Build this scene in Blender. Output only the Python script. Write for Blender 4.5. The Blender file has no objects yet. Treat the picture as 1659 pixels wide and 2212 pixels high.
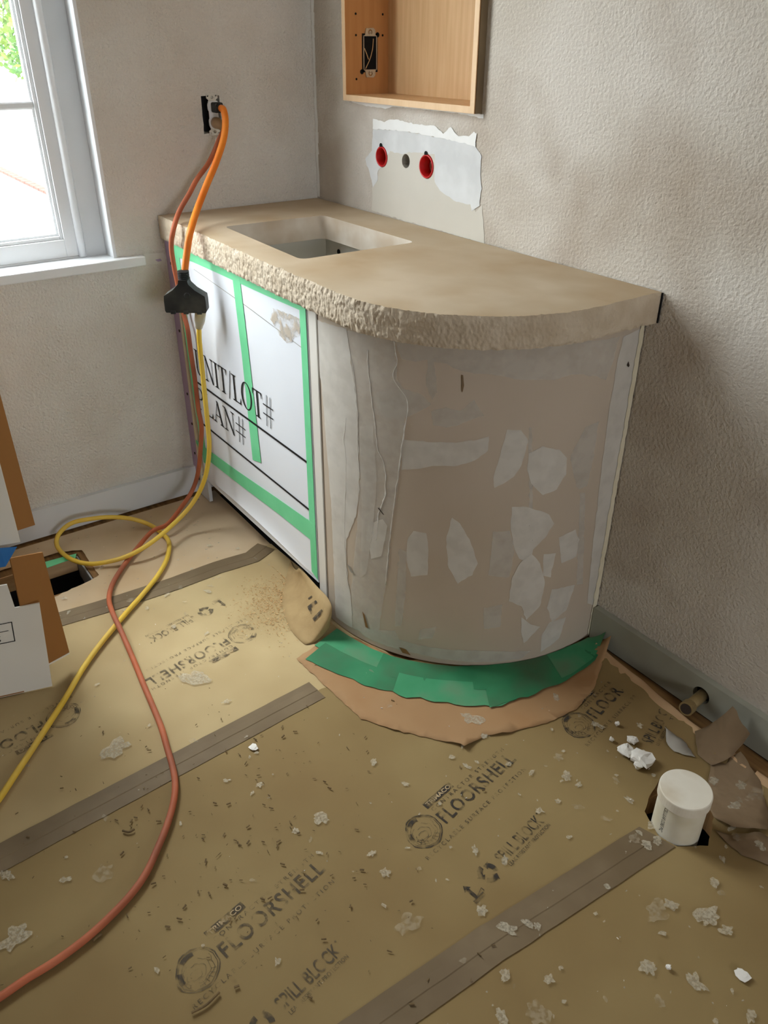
import bpy, math, random
from mathutils import Vector, noise
from mathutils.geometry import delaunay_2d_cdt

# ------------------------------------------------------------------ camera, world, light, exposure
scene = bpy.context.scene
col = scene.collection
cam_data = bpy.data.cameras.new('camera')
cam_data.sensor_fit = 'VERTICAL'
cam_data.sensor_height = 24.0
cam_data.lens = 24.0 * 1738.455 / 2212.0
cam_data.clip_start = 0.02
cam = bpy.data.objects.new('camera', cam_data)
col.objects.link(cam)
cam.location = (2.25971, -1.35029, 1.29328)
cam.rotation_euler = (1.038748, -0.004354, 0.955037)
scene.camera = cam

world = bpy.data.worlds.new('overcast_sky')
scene.world = world
world.use_nodes = True
wbg = world.node_tree.nodes['Background']
wbg.inputs['Color'].default_value = (0.90, 0.95, 1.0, 1)
wbg.inputs['Strength'].default_value = 19.0

scene.view_settings.view_transform = 'Standard'
scene.view_settings.look = 'None'
scene.view_settings.exposure = 0.0
scene.view_settings.gamma = 1.0
scene.view_settings.use_curve_mapping = False
scene.cycles.use_light_tree = False
scene.cycles.max_bounces = 6
scene.cycles.diffuse_bounces = 5
scene.cycles.glossy_bounces = 2
scene.cycles.transparent_max_bounces = 10

def portal(name, loc, rot, sx, sy):
    l = bpy.data.lights.new(name, 'AREA'); l.shape = 'RECTANGLE'; l.size = sx; l.size_y = sy
    l.cycles.is_portal = True
    o = bpy.data.objects.new(name, l); o.location = loc; o.rotation_euler = rot
    col.objects.link(o); return o
# daylight comes in by the window beside the vanity and by an added fill opening behind the camera
ROOM_X, ROOM_Y, ROOM_Z = 5.6, -5.0, 2.65
WIN = (-1.62, -0.648, 0.772, 2.36)            # y0, y1, z0, z1 of the opening
portal('window_portal', (-0.13, (WIN[0]+WIN[1])/2, (WIN[2]+WIN[3])/2), (0, math.radians(-90), 0), WIN[3]-WIN[2], WIN[1]-WIN[0])
FILL_OPENING = (-2.05, -0.85, 1.2, 1.95)                     # unseen opening added behind the camera for fill light
portal('rear_fill_portal', (ROOM_X+0.06, (FILL_OPENING[0]+FILL_OPENING[1])/2, (FILL_OPENING[2]+FILL_OPENING[3])/2), (0, math.radians(90), 0), FILL_OPENING[3]-FILL_OPENING[2], FILL_OPENING[1]-FILL_OPENING[0])

# sun behind thin high cloud: soft, steep light slanting in from the window side
sun_data = bpy.data.lights.new('veiled_sun', 'SUN'); sun_data.energy = 4.0; sun_data.angle = math.radians(38)
sun_data.color = (1.0, 0.985, 0.96)
sun = bpy.data.objects.new('veiled_sun', sun_data); col.objects.link(sun)
sun.rotation_euler = Vector((0.45, 0.25, -0.85)).to_track_quat('-Z', 'Y').to_euler()

rnd = random.Random(7)

# ------------------------------------------------------------------ materials
def lin(c):
    out = []
    for v in c:
        v /= 255.0
        out.append(v/12.92 if v <= 0.04045 else ((v+0.055)/1.055)**2.4)
    return (*out, 1.0)

def mat(name, c1, c2=None, rough=0.8, scale=8.0, detail=4.0, bump=0.0, bscale=60.0, bdist=0.002, lo=0.35, hi=0.65,
        metallic=0.0, stretch=None, spec=0.35, c3=None, s3=2.0, alpha=None, ascale=90.0, bdetail=2.0, transmission=0.0):
    m = bpy.data.materials.new(name); m.use_nodes = True
    nt = m.node_tree; n = nt.nodes; L = nt.links
    b = n['Principled BSDF']
    b.inputs['Roughness'].default_value = rough
    b.inputs['Metallic'].default_value = metallic
    b.inputs['Specular IOR Level'].default_value = spec
    if transmission: b.inputs['Transmission Weight'].default_value = transmission
    detail = min(detail, 3.0)
    tc = n.new('ShaderNodeTexCoord')
    src = tc.outputs['Object']
    if stretch:
        mp = n.new('ShaderNodeMapping'); mp.inputs['Scale'].default_value = stretch
        L.new(src, mp.inputs['Vector']); src = mp.outputs['Vector']
    if c2 is not None:
        t = n.new('ShaderNodeTexNoise'); t.inputs['Scale'].default_value = scale; t.inputs['Detail'].default_value = detail
        L.new(src, t.inputs['Vector'])
        r = n.new('ShaderNodeValToRGB')
        r.color_ramp.elements[0].position = lo; r.color_ramp.elements[1].position = hi
        r.color_ramp.elements[0].color = lin(c1); r.color_ramp.elements[1].color = lin(c2)
        L.new(t.outputs['Fac'], r.inputs['Fac'])
        out = r.outputs['Color']
        if c3 is not None:
            t3 = n.new('ShaderNodeTexNoise'); t3.inputs['Scale'].default_value = s3; t3.inputs['Detail'].default_value = 3
            L.new(src, t3.inputs['Vector'])
            r3 = n.new('ShaderNodeValToRGB'); r3.color_ramp.elements[0].position = 0.45; r3.color_ramp.elements[1].position = 0.68
            L.new(t3.outputs['Fac'], r3.inputs['Fac'])
            mx = n.new('ShaderNodeMix'); mx.data_type = 'RGBA'
            L.new(r3.outputs['Color'], mx.inputs['Factor']); L.new(out, mx.inputs['A'])
            mx.inputs['B'].default_value = lin(c3); out = mx.outputs['Result']
        L.new(out, b.inputs['Base Color'])
    else:
        b.inputs['Base Color'].default_value = lin(c1)
    if bump:
        t2 = n.new('ShaderNodeTexNoise'); t2.inputs['Scale'].default_value = bscale; t2.inputs['Detail'].default_value = bdetail
        L.new(tc.outputs['Object'], t2.inputs['Vector'])
        bp = n.new('ShaderNodeBump'); bp.inputs['Strength'].default_value = bump; bp.inputs['Distance'].default_value = bdist
        L.new(t2.outputs['Fac'], bp.inputs['Height']); L.new(bp.outputs['Normal'], b.inputs['Normal'])
    if alpha is not None:
        t4 = n.new('ShaderNodeTexNoise'); t4.inputs['Scale'].default_value = ascale; t4.inputs['Detail'].default_value = 3
        L.new(tc.outputs['Object'], t4.inputs['Vector'])
        r4 = n.new('ShaderNodeValToRGB'); r4.color_ramp.elements[0].position = 0.38; r4.color_ramp.elements[1].position = 0.58
        r4.color_ramp.elements[0].color = (alpha[0],)*3+(1,); r4.color_ramp.elements[1].color = (alpha[1],)*3+(1,)
        L.new(t4.outputs['Fac'], r4.inputs['Fac']); L.new(r4.outputs['Color'], b.inputs['Alpha'])
    return m

M = {}
M['plaster'] = mat('skim_plaster', (212,207,198), (221,217,210), 0.9, 1.8, 5, bump=1.0, bscale=150, bdist=0.006, c3=(206,198,187), s3=3.0)
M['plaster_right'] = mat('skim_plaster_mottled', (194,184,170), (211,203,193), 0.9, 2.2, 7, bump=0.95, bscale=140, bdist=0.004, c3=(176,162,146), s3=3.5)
M['bare_board'] = mat('bare_wall_board', (122,108,92), (132,118,102), 0.9, 2)
M['ceiling'] = mat('ceiling_board', (205,200,192), (214,210,203), 0.9, 3)
M['white_paint'] = mat('white_paint', (226,228,230), (232,234,236), 0.42, 3, spec=0.5)
M['grey_paint'] = mat('primed_grey_white', (204,206,208), (214,215,216), 0.6, 4)
M['base_green'] = mat('primed_baseboard', (160,160,146), (170,170,156), 0.6, 5, c3=(152,150,136), s3=6)
M['subfloor'] = mat('subfloor_wood', (112,82,48), (150,112,68), 0.8, 6, stretch=(1,9,1), bump=0.3, bscale=40)
M['paper'] = mat('floor_paper', (137,115,74), (147,125,83), 0.82, 3.0, 6, bump=0.4, bscale=11, bdist=0.005, c3=(130,106,66), s3=2.2)  # same paper, darkened in its colour for the dimmer side of the floor
M['paper_b'] = mat('floor_paper_lit', (178,156,114), (190,168,126), 0.82, 3.0, 6, bump=0.25, bscale=14, bdist=0.004, c3=(166,142,100), s3=2.2)  # lighter copy: some dust, plus window light painted into the colour
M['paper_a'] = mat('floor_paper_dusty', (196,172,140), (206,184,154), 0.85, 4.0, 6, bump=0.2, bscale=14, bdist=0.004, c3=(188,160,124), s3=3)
M['paper_flap'] = mat('lifted_floor_paper', (156,130,90), (168,142,100), 0.85, 20, bump=0.3, bscale=60, bdist=0.003)
M['kraft'] = mat('torn_kraft', (160,124,86), (170,136,98), 0.8, 5.0, 6, bump=0.3, bscale=20, bdist=0.003, c3=(154,114,74), s3=5)
M['scrap'] = mat('dusty_scrap_paper', (122,100,74), (138,116,90), 0.85, 6.0, 6, bump=0.8, bscale=26, bdist=0.006)
M['scrap_grey'] = mat('grey_paper_scrap', (150,144,134), (168,162,152), 0.85, 12, bump=0.2, bscale=40)
M['seam_tape'] = mat('seam_tape', (112,94,70), (124,106,80), 0.7, 10, 6, bump=0.1, bscale=60, c3=(106,88,62), s3=4)
M['green_tape'] = mat('green_masking_tape', (112,208,150), (122,216,160), 0.6, 12, bump=0.08, bscale=80)
M['green_dusty'] = mat('dusty_green_tape', (40,116,76), (54,130,88), 0.65, 9, 6, bump=0.2, bscale=30, bdist=0.002, c3=(70,104,74), s3=7)
M['blue_tape'] = mat('blue_tape', (40,108,176), (50,118,186), 0.6, 10)
M['ink'] = mat('print_ink', (58,52,46), None, 0.85, alpha=(0.12, 0.88), ascale=70)
M['ink_faded'] = mat('faded_print_ink', (78,70,60), None, 0.85, alpha=(0.0, 0.7), ascale=55)
M['ink_black'] = mat('sign_ink', (18,18,20), None, 0.6)
M['paper_ink'] = mat('paper_coloured_print', (188,164,126), None, 0.85, alpha=(0.3, 1.0), ascale=70)
M['splat'] = mat('dried_plaster_splash', (196,184,160), (206,196,174), 0.85, 40, alpha=(0.30, 0.58), ascale=190)
M['splat_faint'] = mat('faint_plaster_smear', (204,190,164), None, 0.85, alpha=(0.05, 0.28), ascale=120)
M['stone'] = mat('honed_limestone', (184,164,136), (198,180,154), 0.62, 5, 8, bump=0.12, bscale=90, bdist=0.001, c3=(176,152,120), s3=4.5)
M['stone_rough'] = mat('chiselled_limestone', (190,172,148), (204,188,166), 0.85, 20, 8, bump=0.5, bscale=170, bdist=0.003)
M['drywall'] = mat('grey_drywall_paper', (189,174,156), (196,181,164), 0.85, 3, c3=(183,167,147), s3=2)
M['mud'] = mat('joint_compound', (220,214,204), (226,221,212), 0.85, 12, alpha=(0.68, 0.76), ascale=25, detail=2)
M['mud_thin'] = mat('thin_joint_compound', (214,207,196), (220,213,203), 0.85, 12, alpha=(0.42, 0.52), ascale=25, detail=2)
M['mud_solid'] = mat('joint_compound_ridge', (214,210,202), None, 0.85)
M['bead'] = mat('corner_bead_paint', (216,210,200), (224,219,211), 0.7, 8, stretch=(1,1,0.2))
M['gypsum'] = mat('gypsum_core', (216,205,176), (224,214,190), 0.9, 20)
M['purple'] = mat('purple_board_paper', (172,152,184), (182,163,194), 0.8, 6)
M['sign'] = mat('white_sign_board', (228,231,238), (233,236,242), 0.45, 3, spec=0.45)
M['smudge'] = mat('plaster_smudge', (196,182,164), None, 0.85, alpha=(0.1, 0.8), ascale=45)
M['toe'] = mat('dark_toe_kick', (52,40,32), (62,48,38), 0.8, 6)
M['carcass'] = mat('cabinet_inner_board', (214,212,204), (220,218,211), 0.7, 3)
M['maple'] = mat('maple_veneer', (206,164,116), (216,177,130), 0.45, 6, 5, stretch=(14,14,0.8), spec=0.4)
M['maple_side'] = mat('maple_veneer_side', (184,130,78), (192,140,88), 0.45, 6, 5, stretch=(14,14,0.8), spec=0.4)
M['steel'] = mat('zinc_steel', (190,186,176), (205,201,192), 0.4, 30, metallic=0.7)
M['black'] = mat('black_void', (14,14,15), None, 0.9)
M['box_black'] = mat('black_junction_box', (22,22,24), None, 0.6)
M['white_plastic'] = mat('white_plastic', (226,226,226), None, 0.35)
M['red'] = mat('red_plastic', (196,30,34), (204,38,40), 0.35, 20, spec=0.5)
M['brown_pipe'] = mat('brown_brass', (120,84,48), (140,100,60), 0.5, 20)
M['pipe_blue'] = mat('pale_blue_plastic', (196,206,226), None, 0.4)
M['orange'] = mat('orange_cable', (232,128,30), (236,140,44), 0.5, 8, c3=(222,112,22), s3=9)
M['redcord'] = mat('red_orange_cable', (184,98,62), (192,110,76), 0.65, 10, c3=(150,86,62), s3=6)
M['yellow'] = mat('yellow_cable', (224,184,62), (230,194,80), 0.5, 8, c3=(212,176,84), s3=6)
M['rubber'] = mat('black_rubber', (40,40,39), (76,73,66), 0.6, 14, c3=(28,28,29), s3=10)
M['clear_plug'] = mat('clear_yellowed_plastic', (206,186,140), (196,190,170), 0.3, 30, transmission=0.35)
M['tan_plug'] = mat('clouded_tan_plug', (176,148,110), (186,150,112), 0.4, 30, transmission=0.15)
M['pvc'] = mat('white_pvc', (222,216,198), (228,223,208), 0.5, 6, c3=(206,196,168), s3=9)
M['pvc_cap'] = mat('white_pvc_cap', (224,216,200), (231,225,211), 0.55, 12, c3=(204,190,166), s3=12)
M['chalk'] = mat('broken_plaster', (222,216,208), (232,228,221), 0.9, 30, bump=0.4, bscale=120)
M['card_white'] = mat('white_cardboard', (226,221,210), (231,227,217), 0.7, 5)
M['card_brown'] = mat('brown_cardboard', (150,102,52), (158,110,60), 0.8, 3, stretch=(1,1,0.15))
M['shaving'] = mat('wood_shaving', (92,74,48), (122,100,66), 0.85, 60)
M['sawdust'] = mat('sawdust', (196,158,108), (212,176,128), 0.9, 90)
M['concrete'] = mat('pale_concrete', (160,158,152), (170,168,162), 0.9, 1.2)
M['brick_edge'] = mat('red_brick_edging', (82,50,42), (94,60,50), 0.9, 8)
M['leaf'] = mat('green_leaf', (62,98,52), (104,124,54), 0.6, 3)
M['white_render'] = mat('white_garden_render', (222,220,214), (228,226,220), 0.9, 2)
M['bark'] = mat('bark', (92,74,58), (112,94,74), 0.9, 10)
M['duct'] = mat('black_duct', (26,28,32), (46,48,52), 0.5, 14)
M['galv'] = mat('galvanised_sheet', (150,150,148), (168,168,166), 0.5, 14, metallic=0.4)
M['plywood'] = mat('plywood_edge', (188,152,108), (204,170,126), 0.8, 6, stretch=(8,1,8))

def glass_material():
    m = bpy.data.materials.new('window_glass'); m.use_nodes = True
    nt = m.node_tree; n = nt.nodes; n.clear()
    o = n.new('ShaderNodeOutputMaterial'); mx = n.new('ShaderNodeMixShader')
    t = n.new('ShaderNodeBsdfTransparent'); g = n.new('ShaderNodeBsdfGlossy')
    g.inputs['Roughness'].default_value = 0.02; mx.inputs['Fac'].default_value = 0.05
    t.inputs['Color'].default_value = (0.97, 0.985, 0.975, 1)
    nt.links.new(t.outputs[0], mx.inputs[1]); nt.links.new(g.outputs[0], mx.inputs[2])
    nt.links.new(mx.outputs[0], o.inputs['Surface'])
    return m
M['glass'] = glass_material()

# ------------------------------------------------------------------ mesh helpers
class MB:
    """collects vertices and faces of one mesh"""
    def __init__(self): self.v = []; self.f = []; self.smooth = False
    def add(self, vs, fs):
        k = len(self.v); self.v += [tuple(p) for p in vs]; self.f += [tuple(i+k for i in f) for f in fs]; return self
    def box(self, a, b):
        (x0,y0,z0),(x1,y1,z1) = a, b
        return self.add([(x0,y0,z0),(x1,y0,z0),(x1,y1,z0),(x0,y1,z0),(x0,y0,z1),(x1,y0,z1),(x1,y1,z1),(x0,y1,z1)],
                        [(3,2,1,0),(4,5,6,7),(0,1,5,4),(1,2,6,5),(2,3,7,6),(3,0,4,7)])
    def obox(self, c, ax, ay, az):
        """box about c with half axis vectors"""
        c, ax, ay, az = map(Vector, (c, ax, ay, az))
        vs = [c+sx*ax+sy*ay+sz*az for sz in (-1,1) for sx, sy in ((-1,-1),(1,-1),(1,1),(-1,1))]
        return self.add(vs, [(3,2,1,0),(4,5,6,7),(0,1,5,4),(1,2,6,5),(2,3,7,6),(3,0,4,7)])
    def tube(self, pts, r, n=12, caps=True):
        pts = [Vector(p) for p in pts]; rs = r if isinstance(r, (list, tuple)) else [r]*len(pts)
        t0 = (pts[1]-pts[0]).normalized()
        u = t0.cross(Vector((0,0,1)));
        if u.length < 1e-3: u = t0.cross(Vector((0,1,0)))
        u.normalize(); k = len(self.v)
        for i, p in enumerate(pts):
            t = (pts[min(i+1,len(pts)-1)]-pts[max(i-1,0)]).normalized()
            u = (u - t*u.dot(t)).normalized(); w = t.cross(u)
            for j in range(n):
                a = 2*math.pi*j/n; self.v.append(tuple(p+(u*math.cos(a)+w*math.sin(a))*rs[i]))
        for i in range(len(pts)-1):
            for j in range(n):
                self.f.append((k+i*n+j, k+i*n+(j+1)%n, k+(i+1)*n+(j+1)%n, k+(i+1)*n+j))
        if caps:
            self.f.append(tuple(k+j for j in range(n))[::-1]); e = k+(len(pts)-1)*n
            self.f.append(tuple(e+j for j in range(n)))
        return self
    def lathe(self, prof, origin, axis=(0,0,1), n=40, close=False):
        """prof: (radius, height) pairs turned about axis"""
        o = Vector(origin); ax = Vector(axis).normalized(); u = ax.cross(Vector((0,0,1)))
        if u.length < 1e-3: u = Vector((1,0,0))
        u.normalize(); w = ax.cross(u); k = len(self.v)
        for r, h in prof:
            for j in range(n):
                a = 2*math.pi*j/n; self.v.append(tuple(o+ax*h+(u*math.cos(a)+w*math.sin(a))*r))
        for i in range(len(prof)-1):
            for j in range(n):
                self.f.append((k+i*n+j, k+i*n+(j+1)%n, k+(i+1)*n+(j+1)%n, k+(i+1)*n+j))
        if close:
            self.f.append(tuple(k+j for j in range(n))[::-1]); e = k+(len(prof)-1)*n
            self.f.append(tuple(e+j for j in range(n)))
        return self
    def build(self, name, m, parent=None, smooth=False, bevel=0.0, solid=0.0):
        me = bpy.data.meshes.new(name); me.from_pydata(self.v, [], self.f); me.validate(); me.update()
        if smooth:
            for p in me.polygons: p.use_smooth = True
        me.materials.append(M[m] if isinstance(m, str) else m)
        o = bpy.data.objects.new(name, me); col.objects.link(o)
        if parent is not None:
            o.parent = parent
            o.matrix_parent_inverse = parent.matrix_basis.inverted()
        if bevel:
            b = o.modifiers.new('bevel', 'BEVEL'); b.width = bevel; b.segments = 2; b.limit_method = 'ANGLE'
        if solid:
            s = o.modifiers.new('thickness', 'SOLIDIFY'); s.thickness = solid; s.offset = -1
        return o

def tag(o, label, cat, group=None, kind=None):
    o['label'] = label; o['category'] = cat
    if group: o['group'] = group
    if kind: o['kind'] = kind
    return o
def thing(name, label, cat, loc=(0,0,0), group=None):
    o = bpy.data.objects.new(name, None); o.location = loc; o.empty_display_size = 0.05; col.objects.link(o)
    return tag(o, label, cat, group)
def struct(o):
    o['kind'] = 'structure'; return o

def inside(p, poly):
    x, y = p; c = False; j = len(poly)-1
    for i in range(len(poly)):
        xi, yi = poly[i][0], poly[i][1]; xj, yj = poly[j][0], poly[j][1]
        if (yi > y) != (yj > y) and x < (xj-xi)*(y-yi)/(yj-yi)+xi: c = not c
        j = i
    return c
def densify(poly, step):
    out = []
    for i, a in enumerate(poly):
        b = poly[(i+1) % len(poly)]; d = math.dist(a, b); n = max(1, int(math.ceil(d/step)))
        for k in range(n): out.append((a[0]+(b[0]-a[0])*k/n, a[1]+(b[1]-a[1])*k/n))
    return out
def fill2d(outer, holes=(), spacing=None, jitter=0.25):
    """triangles covering a 2D outline minus holes; optional interior points"""
    vs = []; es = []
    for lp in [outer]+list(holes):
        k = len(vs); vs += [tuple(p[:2]) for p in lp]; es += [(k+i, k+(i+1) % len(lp)) for i in range(len(lp))]
    if spacing:
        xs = [p[0] for p in outer]; ys = [p[1] for p in outer]
        y = min(ys)+spacing/2; row = 0
        while y < max(ys):
            x = min(xs)+spacing*(0.5 if row % 2 else 0.95)
            while x < max(xs):
                q = (x+rnd.uniform(-jitter,jitter)*spacing, y+rnd.uniform(-jitter,jitter)*spacing)
                if inside(q, outer) and not any(inside(q, h) for h in holes): vs.append(q)
                x += spacing
            y += spacing*0.9; row += 1
    V, E_, Fc, *_ = delaunay_2d_cdt([Vector(p) for p in vs], es, [], 0, 1e-6)
    V = [(p.x, p.y) for p in V]; out = []
    for f in Fc:
        cx = sum(V[i][0] for i in f)/len(f); cy = sum(V[i][1] for i in f)/len(f)
        if inside((cx,cy), outer) and not any(inside((cx,cy), h) for h in holes): out.append(tuple(f))
    return V, out
def plate(mb, outer, holes, put, c0, c1):
    """slab: front at c0, back at c1, put(a,b,c) gives the 3D point"""
    V, Fc = fill2d(outer, holes)
    mb.add([put(a,b,c0) for a,b in V], Fc); mb.add([put(a,b,c1) for a,b in V], [f[::-1] for f in Fc])
    for lp in [outer]+list(holes):
        n = len(lp)
        mb.add([put(a,b,c0) for a,b in lp]+[put(a,b,c1) for a,b in lp], [(i,(i+1)%n,n+(i+1)%n,n+i) for i in range(n)])
    return mb
def circle(cx, cy, r, n=32, ry=None): return [(cx+r*math.cos(2*math.pi*i/n), cy+(ry or r)*math.sin(2*math.pi*i/n)) for i in range(n)]
def rect(x0, y0, x1, y1): return [(x0,y0),(x1,y0),(x1,y1),(x0,y1)]
def rounded(x0, y0, x1, y1, r, n=6):
    out = []
    for cx, cy, a0 in ((x1-r,y1-r,0),(x0+r,y1-r,90),(x0+r,y0+r,180),(x1-r,y0+r,270)):
        for k in range(n+1):
            a = math.radians(a0+90*k/n); out.append((cx+r*math.cos(a), cy+r*math.sin(a)))
    return out
def smooth_path(pts, n=8):
    P = [Vector(p) for p in pts]; P = [2*P[0]-P[1]]+P+[2*P[-1]-P[-2]]; out = []
    for i in range(1, len(P)-2):
        a, b, c, d = P[i-1:i+3]
        for k in range(n):
            t = k/n
            out.append(0.5*((2*b)+(c-a)*t+(2*a-5*b+4*c-d)*t*t+(3*b-a-3*c+d)*t**3))
    out.append(P[-2]); return out
def blob(cx, cy, r, n=14, rough=0.3, stretch=1.0, ang=0.0, seed=0):
    out = []
    for i in range(n):
        a = 2*math.pi*i/n
        q = r*(1+rough*noise.noise(Vector((math.cos(a)*1.6+seed*3.1, math.sin(a)*1.6-seed, seed*1.7)))+rough*0.4*noise.noise(Vector((a*3, seed, 0))))
        x, y = q*math.cos(a)*stretch, q*math.sin(a)/stretch
        out.append((cx+x*math.cos(ang)-y*math.sin(ang), cy+x*math.sin(ang)+y*math.cos(ang)))
    return out
def ragged(poly, step, amp, seed=0):
    """outline with torn, uneven edges"""
    d = densify(poly, step); out = []
    for i, p in enumerate(d):
        k = amp*noise.noise(Vector((p[0]*70+seed, p[1]*70, seed)))+0.6*amp*noise.noise(Vector((p[0]*190, p[1]*190+seed, 3.0)))
        a, b = d[i-1], d[(i+1) % len(d)]; tx, ty = b[0]-a[0], b[1]-a[1]; l = math.hypot(tx, ty) or 1
        out.append((p[0]-ty/l*k, p[1]+tx/l*k))
    return out

_text_cache = {}
def text2d(s, height, width=None, bold=0.0, spacing=1.0):
    """outline text as flat triangles; baseline at 0, left at 0, caps of the given height"""
    key = (s, bold, spacing)
    if key not in _text_cache:
        cu = bpy.data.curves.new('lettering_source', 'FONT'); cu.body = s; cu.offset = bold; cu.space_character = spacing; cu.resolution_u = 3
        o = bpy.data.objects.new('lettering_source', cu); col.objects.link(o)
        dg = bpy.context.evaluated_depsgraph_get(); dg.update()
        me = o.evaluated_get(dg).to_mesh()
        _text_cache[key] = ([(v.co.x, v.co.y) for v in me.vertices], [tuple(p.vertices) for p in me.polygons])
        o.evaluated_get(dg).to_mesh_clear(); bpy.data.objects.remove(o); bpy.data.curves.remove(cu)
    V, Fc = _text_cache[key]
    x0 = min(p[0] for p in V); x1 = max(p[0] for p in V); y0 = min(p[1] for p in V); y1 = max(p[1] for p in V)
    sy = height/(y1-y0); sx = (width/(x1-x0)) if width else sy
    return [((x-x0)*sx, (y-y0)*sy) for x, y in V], Fc

# ------------------------------------------------------------------ the setting
T = 0.14
WY = -3.5
def put_right(a, b, c): return (a, c, b)          # x, z on a wall in the plane y = c
def put_left(a, b, c): return (c, a, b)           # y, z on a wall in the plane x = c
NICHE = (0.190, 1.146, 0.735, 1.95)
RING1, MIDHOLE, RING2 = (0.3445,1.0195,0.0265), (0.452,1.0195,0.0170), (0.5400,1.0160,0.0290)
wm = MB()
plate(wm, rect(-T,-0.05,ROOM_X,ROOM_Z), [rect(*NICHE)]+[circle(*c) for c in (RING1,MIDHOLE,RING2)], put_right, 0.0, T)
wall_right = struct(wm.build('wall_right', 'plaster_right'))
OUT = (-0.352, 1.066, -0.298, 1.158)
wm = MB()
plate(wm, rect(ROOM_Y,-0.05,0.0,ROOM_Z), [rect(WIN[0],WIN[2],WIN[1],WIN[3]), ragged(rect(*OUT),0.012,0.0022,2)], put_left, 0.0, -T)
wall_left = struct(wm.build('wall_left', 'plaster'))
wm = MB()
plate(wm, rect(ROOM_Y,-0.05,0.0,ROOM_Z), [rect(*(FILL_OPENING[0],FILL_OPENING[2],FILL_OPENING[1],FILL_OPENING[3]))], put_left, ROOM_X, ROOM_X+T)
struct(wm.build('wall_rear', 'bare_board'))
struct(MB().box((-T,ROOM_Y-T,-0.05),(ROOM_X+T,ROOM_Y,ROOM_Z)).build('wall_front', 'bare_board'))
struct(MB().box((-T,ROOM_Y-T,ROOM_Z),(ROOM_X+T,T,ROOM_Z+0.1)).build('ceiling', 'ceiling'))

VENT = rect(0.150,-1.32,0.318,-0.945)
PVC = (1.752,-0.302)
fm = MB()
plate(fm, rect(-0.0,ROOM_Y,ROOM_X,0.0), [VENT, circle(PVC[0]+0.004,PVC[1]+0.006,0.078,32)], lambda a,b,c:(a,b,c), -0.004, -0.055)
floor = struct(fm.build('floor', 'subfloor'))
MB().box((0.10,-1.34,-0.30),(0.36,-0.92,-0.29)).build('duct_bottom', 'black', floor)
MB().box((1.64,-0.42,-0.32),(1.87,-0.19,-0.31)).build('crawl_space', 'black', floor)
wmb = MB()
for a, b in (((0.145,-1.33,-0.29),(0.149,-0.94,-0.056)),((0.319,-1.33,-0.29),(0.323,-0.94,-0.056)),((0.149,-1.33,-0.29),(0.319,-1.326,-0.056)),((0.149,-0.944,-0.29),(0.319,-0.940,-0.056))):
    wmb.box(a, b)
wmb.build('duct_boot', 'duct', floor)
MB().box((0.1485,-1.319,-0.056),(0.1535,-0.952,-0.0045)).build('plywood_edge', 'plywood', floor)
MB().box((0.156,-0.951,-0.075),(0.314,-0.9465,-0.006)).build('boot_flange', 'galv', floor)
wmb = MB()
for a, b in (((1.65,-0.41,-0.31),(1.654,-0.20,-0.056)),((1.85,-0.41,-0.31),(1.854,-0.20,-0.056)),((1.65,-0.41,-0.31),(1.854,-0.406,-0.056)),((1.65,-0.204,-0.31),(1.854,-0.20,-0.056))):
    wmb.box(a, b)
wmb.build('joist_bay', 'black', floor)

# baseboards
def baseboard(name, put, outer, holes, m):
    b = MB(); plate(b, outer, holes, put, 0.0005, 0.0165); return struct(b.build(name, m, bevel=0.0025))
HB = 0.097
baseboard('baseboard_left', lambda a,b,c:(c,a,b), rect(ROOM_Y,0.006,-0.452,HB), [], 'grey_paint')
PIPE = (1.5884,-0.0165,0.0532)
PX, PZ = PIPE[0], PIPE[2]
baseboard('baseboard_right', lambda a,b,c:(a,-c,b), rect(1.272,0.006,ROOM_X,HB), [circle(PX,PZ,0.0205,28)], 'base_green')
bb = bpy.data.objects['baseboard_right']
MB().lathe([(0.024,0.0),(0.0235,0.006)],(PX,-0.0002,PZ),(0,1,0),28,True).build('pipe_hole', 'black', bb)
MB().box((1.272,-0.012,0.0),(ROOM_X,-0.001,0.006)).build('floor_gap', 'black', bb)

# window: reveal, frame, sash, stool
XF = -0.055
win = struct(bpy.data.objects.new('window_1', None)); col.objects.link(win)
y1, y0, z0, z1 = WIN[1], WIN[0], WIN[2], WIN[3]
w = MB()
for a, b in (((-T,y1-0.006,z0),(0.0015,y1+0.004,z1)),((-T,y0-0.004,z0),(0.0015,y0+0.006,z1)),((-T,y0,z1-0.006),(0.0015,y1,z1+0.004))): w.box(a, b)
w.build('reveal', 'white_paint', win, bevel=0.002)
def bars(mb, ya, yb, za, zb, wd, xa, xb, bottom=None):
    bt = wd if bottom is None else bottom
    mb.box((xa,yb-wd,za),(xb,yb,zb)); mb.box((xa,ya,za),(xb,ya+wd,zb)); mb.box((xa,ya+wd,zb-wd),(xb,yb-wd,zb)); mb.box((xa,ya+wd,za),(xb,yb-wd,za+bt))
    return mb
fy1, fy0, fz0, fz1 = y1-0.006, y0+0.006, z0, z1-0.006
bars(MB(), fy0, fy1, fz0, fz1, 0.055, XF-0.05, XF, 0.006).build('frame', 'grey_paint', win, bevel=0.002)
by1 = fy1-0.0575
for yy in (by1-0.008, fy0+0.0655):
    MB().tube([(XF+0.001,yy,fz0+0.004),(XF+0.001,yy,fz1-0.05)],0.010,14).build('stop_bead', 'white_paint', win, smooth=True)
sy1, sy0, sz0, sz1 = by1-0.012, fy0+0.07, fz0+0.003, fz1-0.058
sash = bars(MB(), sy0, sy1, sz0, sz1, 0.036, XF-0.045, XF-0.004, 0.048).build('sash', 'white_paint', win, bevel=0.0015)
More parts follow.
